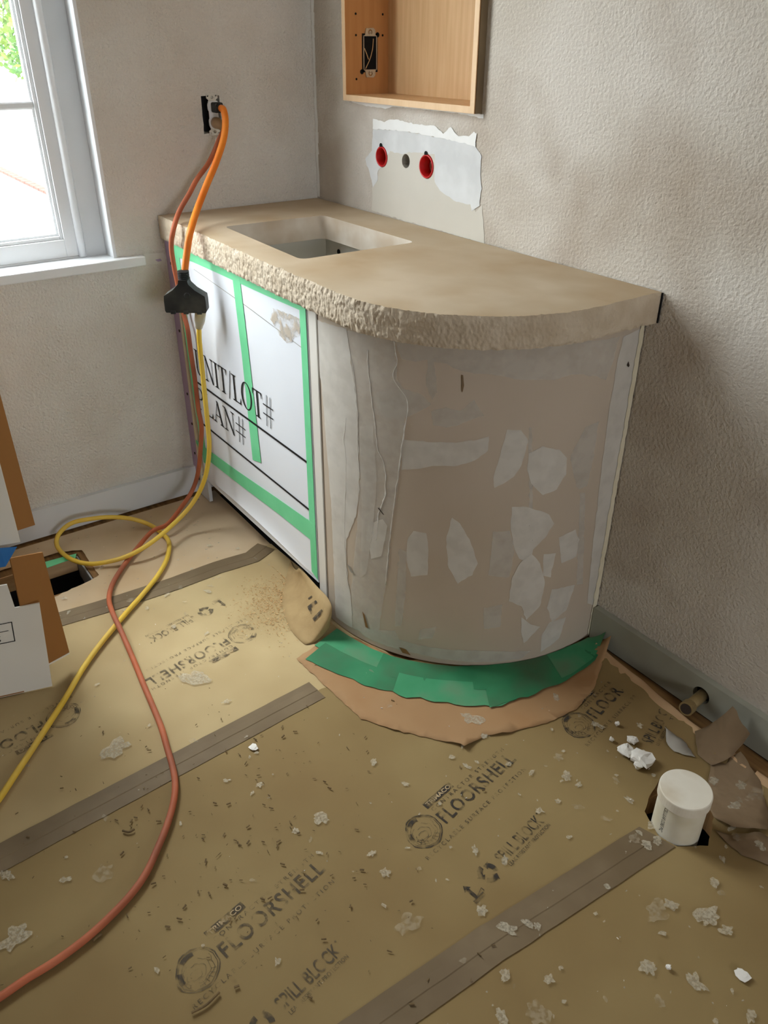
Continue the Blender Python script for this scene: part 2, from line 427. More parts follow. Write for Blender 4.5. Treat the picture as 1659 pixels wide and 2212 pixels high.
bars(MB(), sy0+0.036, sy1-0.036, sz0+0.048, sz1-0.036, 0.009, XF-0.040, XF-0.010).build('glazing_bead', 'white_paint', sash, bevel=0.002)
bars(MB(), sy0+0.045, sy1-0.045, sz0+0.057, sz1-0.045, 0.006, XF-0.036, XF-0.018).build('inner_bead', 'white_paint', sash, bevel=0.0015)
MZ = 1.146
gy0, gy1 = sy0+0.045, sy1-0.045
MB().box((XF-0.038,gy0,MZ-0.010),(XF-0.012,gy1,MZ+0.010)).build('muntin', 'white_paint', sash, bevel=0.005)
ym = (gy0+gy1)/2
MB().box((XF-0.038,ym-0.010,sz0+0.05),(XF-0.013,ym+0.010,sz1-0.04)).build('muntin', 'white_paint', sash, bevel=0.005)
MB().box((XF-0.038,gy0,1.53),(XF-0.013,gy1,1.55)).build('muntin', 'white_paint', sash, bevel=0.005)
for ya, yb in ((gy0,ym-0.010),(ym+0.010,gy1)):
    for za, zb in ((sz0+0.054,MZ-0.010),(MZ+0.010,1.53),(1.55,sz1-0.042)):
        MB().box((XF-0.028,ya,za),(XF-0.024,yb,zb)).build('pane', 'glass', win)
MB().box((-T,y0-0.05,z0-0.024),(0.030,-0.575,z0+0.0008)).build('stool', 'white_paint', win, bevel=0.003)
# wall behind the stool end: patched slot with purple board showing
def wall_patch(name, pts, m, put, c, parent, hole=(), step=0.006, amp=0.002, seed=0):
    o = ragged(pts, step, amp, seed); V, Fc = fill2d(o, hole)
    return MB().add([put(a,b,c) for a,b in V], Fc).build(name, m, parent)
wall_patch('plaster_patch', [(-0.5690,0.7734),(-0.5129,0.7689),(-0.5085,0.7607),(-0.5146,0.7176),(-0.5217,0.7263),(-0.5252,0.7397),(-0.5735,0.7436)], 'mud_solid', put_left, 0.0012, wall_left, amp=0.001)
wall_patch('patch_slot', [(-0.5384,0.7530),(-0.5231,0.7549),(-0.5199,0.7480),(-0.5311,0.7469)], 'purple', put_left, 0.0018, wall_left, amp=0.0006, step=0.003)
# right wall: patched square under the niche
holes3 = [circle(*c) for c in (RING1,MIDHOLE,RING2)]
PATCH_GREY = [(0.3031,1.0838),(0.4193,1.0895),(0.5272,1.0875),(0.6276,1.0843),(0.7231,1.0855),(0.7215,1.0786),(0.7437,1.0588),(0.7463,1.0094),(0.7527,0.9905),(0.7473,0.9526),(0.7211,0.9343),(0.7149,0.9510),(0.6621,0.9495),(0.6062,0.9630),(0.5742,0.9831),(0.5714,1.0478),(0.4759,1.0432),(0.4319,1.0345),(0.3833,1.0361),(0.3273,0.9828),(0.3242,0.9596),(0.3025,0.9371),(0.2870,0.9717),(0.2654,1.0055),(0.2968,1.0312)]
PATCH_WHITE = [(0.3050,1.1087),(0.3564,1.1045),(0.3851,1.1125),(0.4188,1.1132),(0.4735,1.1096),(0.5261,1.1090),(0.5667,1.1119),(0.6024,1.0963),(0.6303,1.1123),(0.6601,1.0953),(0.6970,1.0982),(0.7141,1.1090),(0.7243,1.1058),(0.7215,1.0786),(0.6276,1.0843),(0.5272,1.0875),(0.4193,1.0895),(0.3031,1.0838)]
PATCH_CREAM = [(0.3273,0.9892),(0.3833,1.0392),(0.4318,1.0375),(0.4758,1.0462),(0.5728,1.0509),(0.5793,0.9837),(0.6060,0.9660),(0.6618,0.9525),(0.7146,0.9539),(0.7350,0.9363),(0.7564,0.9539),(0.7742,0.8688),(0.6931,0.8698),(0.5913,0.8715),(0.4708,0.8715),(0.2959,0.8753),(0.2993,0.9334),(0.3242,0.9596)]
M['patch_white'] = mat('fresh_white_filler', (236,235,232), (242,241,239), 0.85, 12, bump=0.3, bscale=80)
M['patch_grey'] = mat('primed_patch_board', (206,206,206), (216,216,215), 0.8, 9, c3=(222,222,222), s3=14)
M['patch_cream'] = mat('bare_patch_board', (206,200,188), (212,206,195), 0.85, 5)
for nm, pl, m, off, sd in (('plaster_patch',PATCH_CREAM,'patch_cream',-0.0008,1),('plaster_patch',PATCH_GREY,'patch_grey',-0.0014,2),('plaster_patch',PATCH_WHITE,'patch_white',-0.0022,3)):
    wall_patch(nm, pl, m, put_right, off, wall_right, holes3, 0.010, 0.0035, sd)
# thin white plaster line in the room corner and along the niche bottom
cm = MB()
for k in range(60):
    z = 0.874+k*0.03; cm.add([(0.0015+0.002*rnd.random(),-0.0006,z),(0.014+0.006*rnd.random(),-0.0006,z),(0.014+0.006*rnd.random(),-0.0006,z+0.03),(0.0015,-0.0006,z+0.03)],[(0,1,2,3)])
cm.build('corner_filler', 'patch_white', wall_right)
wall_patch('filler_line', [(0.20,1.147),(0.742,1.147),(0.742,1.138),(0.64,1.1435),(0.40,1.143),(0.36,1.136),(0.28,1.137),(0.20,1.142)], 'patch_white', put_right, -0.0008, wall_right, (), 0.008, 0.002, 5)
# ------------------------------------------------------------------ recessed niche cabinet
nx0, nz0, nx1, nz1 = NICHE
g = 0.0015
niche = thing('recessed_cabinet', 'open maple wall cabinet recessed above the counter', 'cabinet', (nx0+g,0,nz0+g))
YFN, YB = -0.021, 0.125
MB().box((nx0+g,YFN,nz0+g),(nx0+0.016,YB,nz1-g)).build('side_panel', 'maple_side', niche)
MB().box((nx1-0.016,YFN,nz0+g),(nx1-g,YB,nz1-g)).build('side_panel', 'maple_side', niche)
MB().box((nx0+0.016,YFN,nz0+g),(nx1-0.016,YB,nz0+0.016)).build('bottom_panel', 'maple', niche)
MB().box((nx0+0.016,YFN,nz1-0.016),(nx1-0.016,YB,nz1-g)).build('top_panel', 'maple', niche)
MB().box((nx0+0.016,YB-0.008,nz0+0.016),(nx1-0.016,YB,nz1-0.016)).build('back_panel', 'maple', niche)
M['maple_edge'] = mat('maple_edge_band', (226,190,148), (232,198,158), 0.5, 6, stretch=(10,10,2))
for a_, b_ in (((nx0+g,YFN-0.0015,nz0+g),(nx0+0.016,YFN,nz1-g)),((nx1-0.016,YFN-0.0015,nz0+g),(nx1-g,YFN,nz1-g)),((nx0+0.016,YFN-0.0015,nz0+g),(nx1-0.016,YFN,nz0+0.016)),((nx0+0.016,YFN-0.0015,nz1-0.016),(nx1-0.016,YFN,nz1-g))):
    MB().box(a_, b_).build('edge_band', 'maple_edge', niche)
MB().box((nx1-g,-0.0195,nz0+g),(nx1+0.0006,0.0,nz1-g)).build('shaded_outer_side', 'seam_tape', niche)  # dark slab painting in the shade on the cabinet's outer side
xs = nx0+0.016
for yy, zz in [(y_,z_) for z_ in (1.300,1.348,1.396) for y_ in (0.012,0.098)]+[(0.012,1.198)]:
    MB().lathe([(0.0028,0.0),(0.0028,0.0006)],(xs+0.0002,yy,zz),(1,0,0),12,True).build('shelf_pin_hole', 'black', niche)
# open junction box in the niche side
jb = thing('open_switch_box', 'open junction box with metal strap and loose wires inside the maple niche', 'electrical box', (xs,0.055,1.26))
jy0, jy1, jz0, jz1 = 0.034, 0.078, 1.218, 1.300
MB().box((xs+0.0004,jy0-0.003,jz0-0.004),(xs+0.0010,jy1+0.003,jz1+0.004)).build('cutout', 'black', jb)
MB().lathe([(0.006,0.0),(0.006,0.0006)],(xs+0.0004,jy0-0.004,jz0-0.003),(1,0,0),16,True).build('drill_hole', 'black', jb)
MB().lathe([(0.006,0.0),(0.006,0.0006)],(xs+0.0004,jy1+0.003,jz1+0.001),(1,0,0),16,True).build('drill_hole', 'black', jb)
fr = MB(); s = xs+0.0018
for a, b in (((s,jy0,jz0),(s+0.001,jy0+0.0022,jz1)),((s,jy1-0.0025,jz0),(s+0.001,jy1,jz1)),((s,jy0,jz1-0.0022),(s+0.001,jy1,jz1)),((s,jy0,jz0),(s+0.001,jy1,jz0+0.0022))): fr.box(a, b)
fr.build('box_rim', 'steel', jb)
for sg, zc in ((1,jz1),(-1,jz0)):
    yc = (jy0+jy1)/2
    out = [(yc-0.017,zc),(yc-0.013,zc+sg*0.016),(yc+0.010,zc+sg*0.017),(yc+0.016,zc+sg*0.012),(yc+0.017,zc)]
    st = MB(); plate(st, out, [circle(yc,zc+sg*0.007,0.0065,16)], put_left, s, s+0.0015); st.build('strap_ear', 'steel', jb)
    t_ = MB(); plate(t_, rounded(yc-0.0035,min(zc-sg*0.002,zc+sg*0.010),yc+0.0035,max(zc-sg*0.002,zc+sg*0.010),0.002,3), [circle(yc,zc+sg*0.005,0.0014,10)], put_left, s+0.0005, s+0.0016); t_.build('mounting_tab', 'steel', jb)
for pts in ([(s+0.001,jy0+0.006,jz0+0.004),(s+0.004,jy0+0.018,jz0+0.026),(s+0.004,jy0+0.027,jz0+0.050),(s+0.001,jy0+0.032,jz0+0.074)],[(s+0.001,jy0+0.003,jz0+0.052),(s+0.003,jy0+0.008,jz0+0.040),(s+0.001,jy0+0.016,jz0+0.026)]):
    MB().tube(smooth_path(pts), 0.0013, 8).build('wire', 'plywood', jb, smooth=True)

# ------------------------------------------------------------------ rough-in holes in the right wall
def red_ring(c, label):
    r = thing('valve_guard', label, 'plumbing sleeve', (c[0],0.0,c[1]), 'red valve guards in the wall')
    x, z, R = c; R -= 0.0012
    MB().lathe([(R-0.004,0.060),(R-0.004,-0.002),(R-0.003,-0.004),(R-0.001,-0.004),(R,-0.002),(R,0.060)],(x,0,z),(0,1,0),36).build('sleeve', 'red', r, smooth=True)
    MB().lathe([(R-0.0042,0.058),(0.0,0.0585)],(x,0,z),(0,1,0),30).build('sleeve_back', 'brown_pipe', r)
    q = MB(); q.lathe([(R*0.62,0.057),(R*0.62,0.024),(R*0.50,0.024),(R*0.50,0.057)],(x+0.001,0,z-0.001),(0,1,0),30); q.build('valve_body', 'brown_pipe', r, smooth=True)
    q = MB(); q.lathe([(R*0.66,0.026),(R*0.66,0.0235),(R*0.60,0.0235),(R*0.60,0.026)],(x+0.001,0,z-0.001),(0,1,0),30); q.build('rim', 'white_plastic', r)
    MB().lathe([(0.006,0.0),(0.006,0.0008)],(x-0.002,-0.0034,z+R+0.002),(0,1,0),16,True).build('chipped_notch', 'black', r)
    return r
red_ring(RING1, 'red plastic valve guard in wall, smaller one nearer the corner')
red_ring(RING2, 'red plastic valve guard in wall, larger one away from the corner')
sp = thing('spout_stub', 'pale pipe stub deep inside the bare hole between two red guards', 'pipe stub', (MIDHOLE[0],0.05,MIDHOLE[1]))
MB().lathe([(MIDHOLE[2]-0.001,0.001),(MIDHOLE[2]-0.001,0.08)],(MIDHOLE[0],0,MIDHOLE[1]),(0,1,0),30).build('hole_lining', 'scrap_grey', sp)
MB().lathe([(0.010,0.03),(0.010,0.08)],(MIDHOLE[0]-0.001,0,MIDHOLE[1]-0.003),(0,1,0),6,True).build('hex_stub', 'pipe_blue', sp)
MB().lathe([(0.016,0.079),(0.0,0.0795)],(MIDHOLE[0],0,MIDHOLE[1]),(0,1,0),20).build('hole_back', 'black', sp)

# ------------------------------------------------------------------ vanity: cabinet with curved drywall end
X0, X1, YF, RR = 0.79, 1.268, -0.504, 0.43
CX, CY = X1-RR, YF+RR
S1 = CX-X0; S2 = S1+RR*math.pi/2; S3 = S2-CY
def curve_at(s, off=0.0):
    if s <= S1: return (X0+s, YF-off)
    if s <= S2:
        a = -math.pi/2+(s-S1)/RR; return (CX+(RR+off)*math.cos(a), CY+(RR+off)*math.sin(a))
    return (X1+off, CY+(s-S2))
van = thing('vanity_cabinet', 'vanity base with curved drywall end under the stone counter', 'cabinet', (0.6,-0.25,0.0))
ss = [0.0]+[S1*(k+1)/4 for k in range(4)]+[S1+(S2-S1)*(k+1)/72 for k in range(72)]+[S2+(S3-S2)*(k+1)/3 for k in range(3)]
zs = [0.006,0.2,0.4,0.6,0.8075]
cw = MB()
for off, flip in ((0.0,False),(-0.0125,True)):
    k = len(cw.v)
    for s_ in ss:
        for z in zs:
            x, y = curve_at(s_, off); cw.v.append((x, min(y,-0.002), z))
    n = len(zs)
    for i in range(len(ss)-1):
        for j in range(n-1):
            f = (k+i*n+j, k+(i+1)*n+j, k+(i+1)*n+j+1, k+i*n+j+1); cw.f.append(f[::-1] if flip else f)
m_ = len(ss)*len(zs); n = len(zs)
for j in range(n-1): cw.f.append((j, j+1, m_+j+1, m_+j))
for i in range(len(ss)-1):
    cw.f.append((i*n, m_+i*n, m_+(i+1)*n, (i+1)*n)); cw.f.append((i*n+n-1, (i+1)*n+n-1, m_+(i+1)*n+n-1, m_+i*n+n-1))
dry = cw.build('curved_drywall', 'drywall', van, smooth=False)
def on_curve(name, poly, m, off, parent, step=0.010, amp=0.0025, seed=0, spacing=0.02):
    o = ragged(poly, step, amp, seed); o = [(min(max(a,0.0),S3-0.003), min(max(b,0.008),0.806)) for a, b in o]
    V, Fc = fill2d(o, (), spacing)
    return MB().add([(*curve_at(a, off), b) for a, b in V], [f for f in Fc]).build(name, m, parent, smooth=True)
PATCHES = [
 ('mud', [(0.0065,0.7821),(0.1353,0.7886),(0.1412,0.7558),(0.1559,0.6738),(0.1627,0.6127),(0.1651,0.5145),(0.1651,0.4215),(0.1535,0.3563),(0.1212,0.2792),(0.1185,0.1844),(0.1334,0.1223),(0.1353,0.0257),(0.0711,0.0218),(0.0671,0.3572),(0.0447,0.6411)], 0.0011),
 ('mud_thin', [(0.1353,0.7862),(0.2109,0.7919),(0.2532,0.7897),(0.2594,0.7066),(0.2802,0.6853),(0.2766,0.6080),(0.2702,0.5206),(0.2630,0.4512),(0.2498,0.3648),(0.2449,0.2504),(0.2330,0.1666),(0.2170,0.0406),(0.1353,0.0257),(0.1337,0.1366),(0.1567,0.3326),(0.1670,0.4576),(0.1626,0.6073),(0.1528,0.6833)], 0.0007),
 ('mud_thin', [(0.2532,0.7864),(0.3485,0.7936),(0.4503,0.7969),(0.5363,0.7931),(0.6149,0.7919),(0.7219,0.7879),(0.7125,0.7375),(0.7002,0.7003),(0.6721,0.7156),(0.6134,0.7295),(0.5733,0.7220),(0.5012,0.7267),(0.4548,0.7369),(0.4143,0.7382),(0.3871,0.7415),(0.3593,0.7535),(0.3221,0.7592),(0.2985,0.7515),(0.2689,0.7519)], 0.0006),
 ('mud_thin', [(0.2108,0.6717),(0.2439,0.6862),(0.2851,0.6921),(0.3149,0.6832),(0.3323,0.6680),(0.3013,0.6434),(0.2814,0.6297),(0.2445,0.6198),(0.2136,0.6363)], 0.0010),
 ('mud_thin', [(0.3328,0.6530),(0.3632,0.6640),(0.3914,0.6589),(0.4175,0.6852),(0.4381,0.6511),(0.4110,0.6399),(0.3838,0.6254),(0.3651,0.6211),(0.3387,0.6231)], 0.0006),
 ('mud', [(0.2718,0.5807),(0.3179,0.5837),(0.3856,0.5893),(0.4505,0.6055),(0.4527,0.5742),(0.4256,0.5522),(0.3930,0.5367),(0.3493,0.5347),(0.3045,0.5166),(0.2730,0.5102)], 0.0006),
 ('mud', [(0.4870,0.6207),(0.5158,0.6195),(0.5331,0.5924),(0.5232,0.5400),(0.5107,0.5137),(0.4710,0.4875),(0.4669,0.5096),(0.4773,0.5635)], 0.0006),
 ('mud', [(0.5357,0.5659),(0.5648,0.5778),(0.6034,0.5657),(0.6261,0.5429),(0.6287,0.5038),(0.6101,0.4709),(0.5779,0.4621),(0.5480,0.4940),(0.5369,0.5281)], 0.0009),
 ('mud_thin', [(0.6342,0.5468),(0.6607,0.6057),(0.6979,0.6108),(0.6994,0.5319),(0.6920,0.4604),(0.6659,0.4586),(0.6470,0.5000)], 0.0006),
 ('mud', [(0.5121,0.4408),(0.5432,0.4392),(0.6005,0.4121),(0.6153,0.3855),(0.5961,0.3533),(0.5708,0.3273),(0.5691,0.2904),(0.5399,0.3071),(0.5268,0.3331),(0.5136,0.3942)], 0.0006),
 ('mud', [(0.3868,0.4126),(0.4050,0.3997),(0.4302,0.3538),(0.4473,0.2993),(0.4378,0.2677),(0.4079,0.2435),(0.3852,0.2824),(0.3768,0.3552)], 0.0006),
 ('mud', [(0.3030,0.3664),(0.3323,0.3664),(0.3390,0.3250),(0.3386,0.2559),(0.3004,0.2441),(0.2883,0.2825),(0.2899,0.3390)], 0.0006),
 ('mud_thin', [(0.4764,0.3812),(0.5120,0.3825),(0.5274,0.3269),(0.5227,0.2587),(0.4742,0.2680)], 0.0010),
 ('mud', [(0.5665,0.3157),(0.5924,0.2860),(0.6107,0.2307),(0.6063,0.1656),(0.5739,0.1321),(0.5580,0.1757),(0.5255,0.1935),(0.5281,0.2581),(0.5460,0.3001)], 0.0013),
 ('mud', [(0.6326,0.3453),(0.6760,0.3550),(0.6917,0.3223),(0.6921,0.2778),(0.6490,0.2722)], 0.0006),
 ('mud', [(0.5983,0.3099),(0.6289,0.3041),(0.6249,0.2401),(0.6022,0.2521)], 0.0006),
 ('mud', [(0.6325,0.2053),(0.7024,0.1954),(0.6841,0.1273),(0.6455,0.1062),(0.6264,0.1534)], 0.0006),
 ('mud', [(0.1912,0.3519),(0.2289,0.3767),(0.2410,0.3622),(0.2263,0.2763),(0.1973,0.2592),(0.1843,0.3182)], 0.0013),
 ('mud', [(0.6386,0.1084),(0.6875,0.1050),(0.6746,0.0459),(0.6233,0.0204),(0.6204,0.0717)], 0.0006),
 ('mud', [(0.5613,0.1414),(0.5875,0.1154),(0.6137,0.1018),(0.5750,0.0621),(0.5661,0.0921)], 0.0010),
 ('mud', [(0.7328,0.7859),(0.7912,0.7930),(0.7934,0.7200),(0.7934,0.5270),(0.7934,0.3230),(0.7896,0.0966),(0.7563,0.1180),(0.7428,0.2786),(0.7304,0.4664),(0.7245,0.6334),(0.7255,0.7349)], 0.0009),
 ('mud_thin', [(0.1674,0.5817),(0.2048,0.5973),(0.2136,0.4723),(0.2041,0.3503),(0.1834,0.2142),(0.1654,0.1929),(0.1716,0.3998)], 0.0014),
 ('mud_thin', [(0.2707,0.3092),(0.2878,0.3075),(0.2873,0.1846),(0.2801,0.0933),(0.2619,0.0871),(0.2663,0.2115)], 0.0006),
 ('mud_thin', [(0.3219,0.7639),(0.3360,0.7607),(0.3432,0.6941),(0.3343,0.6782),(0.3214,0.7062)], 0.0009),
 ('mud_thin', [(0.5299,0.6237),(0.5374,0.6232),(0.5708,0.3273),(0.5623,0.3287)], 0.0004),
 ('mud_thin', [(0.6741,0.4478),(0.6881,0.4441),(0.7291,0.1848),(0.7064,0.1939)], 0.0005),
 ('mud_thin', [(0.4699,0.1772),(0.5125,0.1849),(0.5122,0.1208),(0.4740,0.1162)], 0.0005),
 ('mud_thin', [(0.3267,0.0996),(0.3654,0.1148),(0.3556,0.0781),(0.3219,0.0667)], 0.0005),
 ('mud_thin', [(0.1436,0.0339),(0.2620,0.0765),(0.2747,0.0524),(0.3678,0.0520),(0.4783,0.0530),(0.5961,0.0355),(0.5736,0.0156),(0.4584,0.0174),(0.3113,0.0243),(0.1818,0.0204)], 0.0016),
]
for i, (m, pl, off) in enumerate(PATCHES): on_curve('compound_patch', pl, m, off, dry, seed=i*1.7)
on_curve('exposed_core', [(S3-0.020,0.008),(S3-0.003,0.008),(S3-0.003,0.806),(S3-0.016,0.806)], 'gypsum', 0.0019, dry, seed=33, amp=0.004)
for i, pl in enumerate(([(0.1353,0.7862),(0.1412,0.7558),(0.1561,0.6841),(0.1626,0.6073),(0.1614,0.5358),(0.1670,0.4576)],[(0.1299,0.5923),(0.1212,0.5452),(0.1251,0.4721),(0.1158,0.3154),(0.1176,0.2111),(0.1362,0.0665)],[(0.2507,0.7860),(0.2588,0.7503),(0.2516,0.7101),(0.2832,0.6658),(0.2768,0.5976),(0.2675,0.5200),(0.2576,0.4324),(0.2471,0.3334),(0.2360,0.2013)],[(0.1909,0.7570),(0.1934,0.7032),(0.2078,0.6086),(0.2136,0.5509),(0.2312,0.5112),(0.2345,0.4436),(0.2167,0.3789),(0.2136,0.3163)])):
    pts = smooth_path([(a,b,0) for a,b in pl], 10)
    pts = [(*curve_at(p.x+0.003*noise.noise(Vector((i,p.y*40,0))), 0.0007), p.y) for p in pts]
    MB().tube(pts, [0.0006+0.0014*abs(noise.noise(Vector((i*5,k*0.35,1)))) for k in range(len(pts))], 6).build('compound_ridge', 'mud_solid', dry, smooth=True)
MB().box((X0+0.0005,YF-0.0028,0.006),(X0+0.034,YF+0.0005,0.8075)).build('corner_bead', 'bead', van, bevel=0.001)
MB().box((X0+0.0345,YF-0.0022,0.006),(X0+0.0362,YF,0.8075)).build('bead_joint', 'scrap_grey', van)
# dark scuffs and chips on the drywall
for k, (pl, m) in enumerate((([(0.1218,0.2132),(0.1299,0.2116),(0.1467,0.1946),(0.1358,0.1942)],'scrap_grey'),([(0.2167,0.4018),(0.2198,0.4027),(0.2337,0.3890),(0.2301,0.3891)],'toe'),([(0.1708,0.0970),(0.1780,0.0890),(0.1893,0.0533),(0.1806,0.0528)],'brown_pipe'),([(0.3897,0.7345),(0.3929,0.7347),(0.3958,0.7133),(0.3930,0.6985),(0.3913,0.7130)],'scrap'),([(0.7572,0.7209),(0.7593,0.7299),(0.7647,0.7193),(0.7626,0.7162)],'toe'),([(0.2750,0.0308),(0.2933,0.0297),(0.3056,0.0153),(0.2845,0.0159)],'brown_pipe'))):
    on_curve('scuff_mark', pl, m, 0.0024, dry, 0.004, 0.0006, k, None)
# straight front behind the sign board, end board by the wall, toe space, inner carcass
MB().box((0.004,YF+0.006,0.088),(X0,YF+0.022,0.8075)).build('front_board', 'carcass', van)
endb = MB().box((0.002,YF-0.001,0.055),(0.052,YF+0.006,0.8075)).build('end_board', 'purple', van)
MB().box((0.0525,YF-0.004,0.045),(0.066,YF+0.006,0.8075)).build('cut_board_edge', 'gypsum', van)
MB().box((0.022,YF-0.001,0.006),(0.105,YF+0.010,0.088)).build('end_block', 'grey_paint', van)
for zz in (0.745,0.55,0.352,0.255,0.150): MB().lathe([(0.0042,0.0),(0.0042,0.0015)],(0.034+0.004*math.sin(zz*30),YF-0.0012,zz),(0,-1,0),12,True).build('screw_head', 'toe', endb)
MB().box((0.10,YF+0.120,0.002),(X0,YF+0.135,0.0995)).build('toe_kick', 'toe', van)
MB().box((0.07,YF+0.034,-0.0035),(X0,YF+0.119,-0.001)).build('toe_shade_sheet', 'black', van)  # black sheet over the subfloor painting in the toe recess shade
MB().box((X0-0.016,YF+0.023,0.006),(X0-0.0005,-0.004,0.8075)).build('inner_partition', 'carcass', van)
MB().box((0.012,YF+0.022,0.10),(X0-0.016,-0.004,0.112)).build('cabinet_floor', 'carcass', van)
MB().box((0.012,-0.016,0.112),(X0-0.016,-0.004,0.8075)).build('cabinet_back', 'carcass', van)
lx0, lx1, ly0, ly1, lz = 0.205, 0.70, -0.468, -0.100, 0.60  # pale liner added below the cut-out to brighten the view inside
for a_, b_ in (((lx0-0.012,ly0,lz),(lx0,ly1,0.807)),((lx1,ly0,lz),(lx1+0.012,ly1,0.807)),((lx0-0.012,ly1,lz),(lx1+0.012,ly1+0.012,0.807)),((lx0,ly0-0.006,lz),(lx1,ly0,0.807)),((lx0,ly0,lz-0.012),(lx1,ly1,lz))):
    MB().box(a_, b_).build('added_liner_panel', 'carcass', van)
MB().lathe([(0.008,0.0),(0.008,0.001)],(0.275,ly1-0.0002,0.770),(0,-1,0),14,True).build('pilot_hole', 'black', van)

# ------------------------------------------------------------------ stone countertop
ctop = thing('stone_countertop', 'beige limestone vanity top with chiselled edge and sink cut-out', 'countertop', (0.6,-0.25,0.87))
ZT, ZB = 0.870, 0.8085
edge = []
ex0, ey, er, ecx, ecy = 0.0025, -0.522, 0.350, 0.945, -0.180
LX = ecx+er
def edge_pt(s):
    a = ecx-ex0
    if s < a: return (ex0+s, -0.515-0.013*min(1,s/0.7)), (0,-1)
    s -= a
    if s < er*math.pi/2:
        t = -math.pi/2+s/er; return (ecx+er*math.cos(t), ecy-0.0+er*math.sin(t)+(0.002 if t < -1.4 else 0)), (math.cos(t), math.sin(t))
    s -= er*math.pi/2
    return (LX, ecy+s), (1,0)
ELEN = (ecx-ex0)+er*math.pi/2+(-ecy-0.0025)
NS = 760; rows = 22
em = MB(); top_loop = []; bot_loop = []
for i in range(NS+1):
    s_ = ELEN*i/NS; (px, py), (nx, ny) = edge_pt(s_)
    chip = 0.0035*max(0, noise.noise(Vector((s_*26,4.2,0)))+0.25)+0.004*max(0, noise.noise(Vector((s_*75,1.2,0))))
    fade = min(1.0, s_/0.02, (ELEN-s_)/0.02)
    for j in range(rows):
        t = j/(rows-1); z = ZT-(ZT-ZB)*t
        q = Vector((px*95, py*95, z*55))
        d = 0.0016*noise.noise(q*0.7)+0.0026*noise.noise(q*2.2+Vector((9,2,5)))+0.0020*noise.noise(q*4.4)
        d *= 1.0 if s_ < 1.36 else max(0.3, 1-(s_-1.36)*3.0)
        if t < 0.22: d -= (0.002+chip)*(1-t/0.22)**1.3
        if t > 0.9: d -= 0.0035*(t-0.9)/0.1*(0.6+noise.noise(Vector((s_*60,8,1))))
        if j == 0: z -= 0.0014*max(0, noise.noise(Vector((s_*40,0.3,0.7))))
        if j == rows-1: z += 0.0022*max(0, noise.noise(Vector((s_*48,3.3,2))))
        d *= fade
        p = (min(max(px+nx*d,0.0022),1.4), min(py+ny*d,-0.0022), z); em.v.append(p)
        if j == 0: top_loop.append(p)
        if j == rows-1: bot_loop.append(p)
for i in range(NS):
    for j in range(rows-1):
        a = i*rows+j; em.f.append((a, a+1, a+rows+1, a+rows))
em.build('chiselled_edge', 'stone_rough', ctop, smooth=True)
SINK = [(0.243,-0.430),(0.668,-0.447),(0.670,-0.131),(0.254,-0.135)]
def round_poly(poly, r, n=5):
    out = []; k = len(poly)
    for i in range(k):
        a, b, c = Vector(poly[i-1]), Vector(poly[i]), Vector(poly[(i+1) % k])
        u = (a-b).normalized(); v_ = (c-b).normalized()
        p0, p1 = b+u*r, b+v_*r
        for q in range(n+1):
            t = q/n; out.append(tuple((1-t)**2*p0+2*t*(1-t)*b+t*t*p1))
    return out
hole = round_poly(SINK, 0.022)
loop2 = [(p[0],p[1]) for p in top_loop]+[(LX,-0.0025),(ex0,-0.0025)]
V, Fc = fill2d(loop2, [hole], 0.05)
zmap = {(round(p[0],5),round(p[1],5)): p[2] for p in top_loop}
tm = MB().add([(a,b,zmap.get((round(a,5),round(b,5)),ZT)) for a,b in V], Fc)
tm.build('top_face', 'stone', ctop)
loop3 = [(p[0],p[1]) for p in bot_loop]+[(LX,-0.0025),(ex0,-0.0025)]
V, Fc = fill2d(loop3, [hole])
zmap = {(round(p[0],5),round(p[1],5)): p[2] for p in bot_loop}
MB().add([(a,b,zmap.get((round(a,5),round(b,5)),ZB)) for a,b in V], [f[::-1] for f in Fc]).build('under_face', 'stone', ctop)
n = len(hole)
hm = MB().add([(a,b,ZT) for a,b in hole]+[(a,b,ZT-0.004) for a,b in hole]+[(a,b,ZB) for a,b in hole], [(i+k*n,(i+1)%n+k*n,(i+1)%n+(k+1)*n,i+(k+1)*n) for k in (0,1) for i in range(n)])
M['stone_cut'] = mat('sawn_limestone', (204,192,176), (214,204,190), 0.7, 14, 7, c3=(190,172,150), s3=9, bump=0.15, bscale=80)
hm.build('sink_cut_edge', 'stone_cut', ctop, smooth=True)
MB().box((LX+0.0004,-0.0045,ZB+0.001),(LX+0.0028,-0.0012,ZT-0.001)).build('end_gap', 'black', ctop)

# ------------------------------------------------------------------ sign board taped over the cabinet front
sign = thing('sign_board', 'white printed sign board taped over the vanity front', 'sign board', (0.43,YF-0.003,0.088))
BY = YF-0.001
def face(mb, pts, y): return mb.add([(a,y,b) for a,b in pts]+[(a,y+0.0003,b) for a,b in pts], [tuple(range(len(pts)))]+[tuple(range(2*len(pts)-1,len(pts)-1,-1))]+[(i,(i+1)%len(pts),len(pts)+(i+1)%len(pts),len(pts)+i) for i in range(len(pts))])
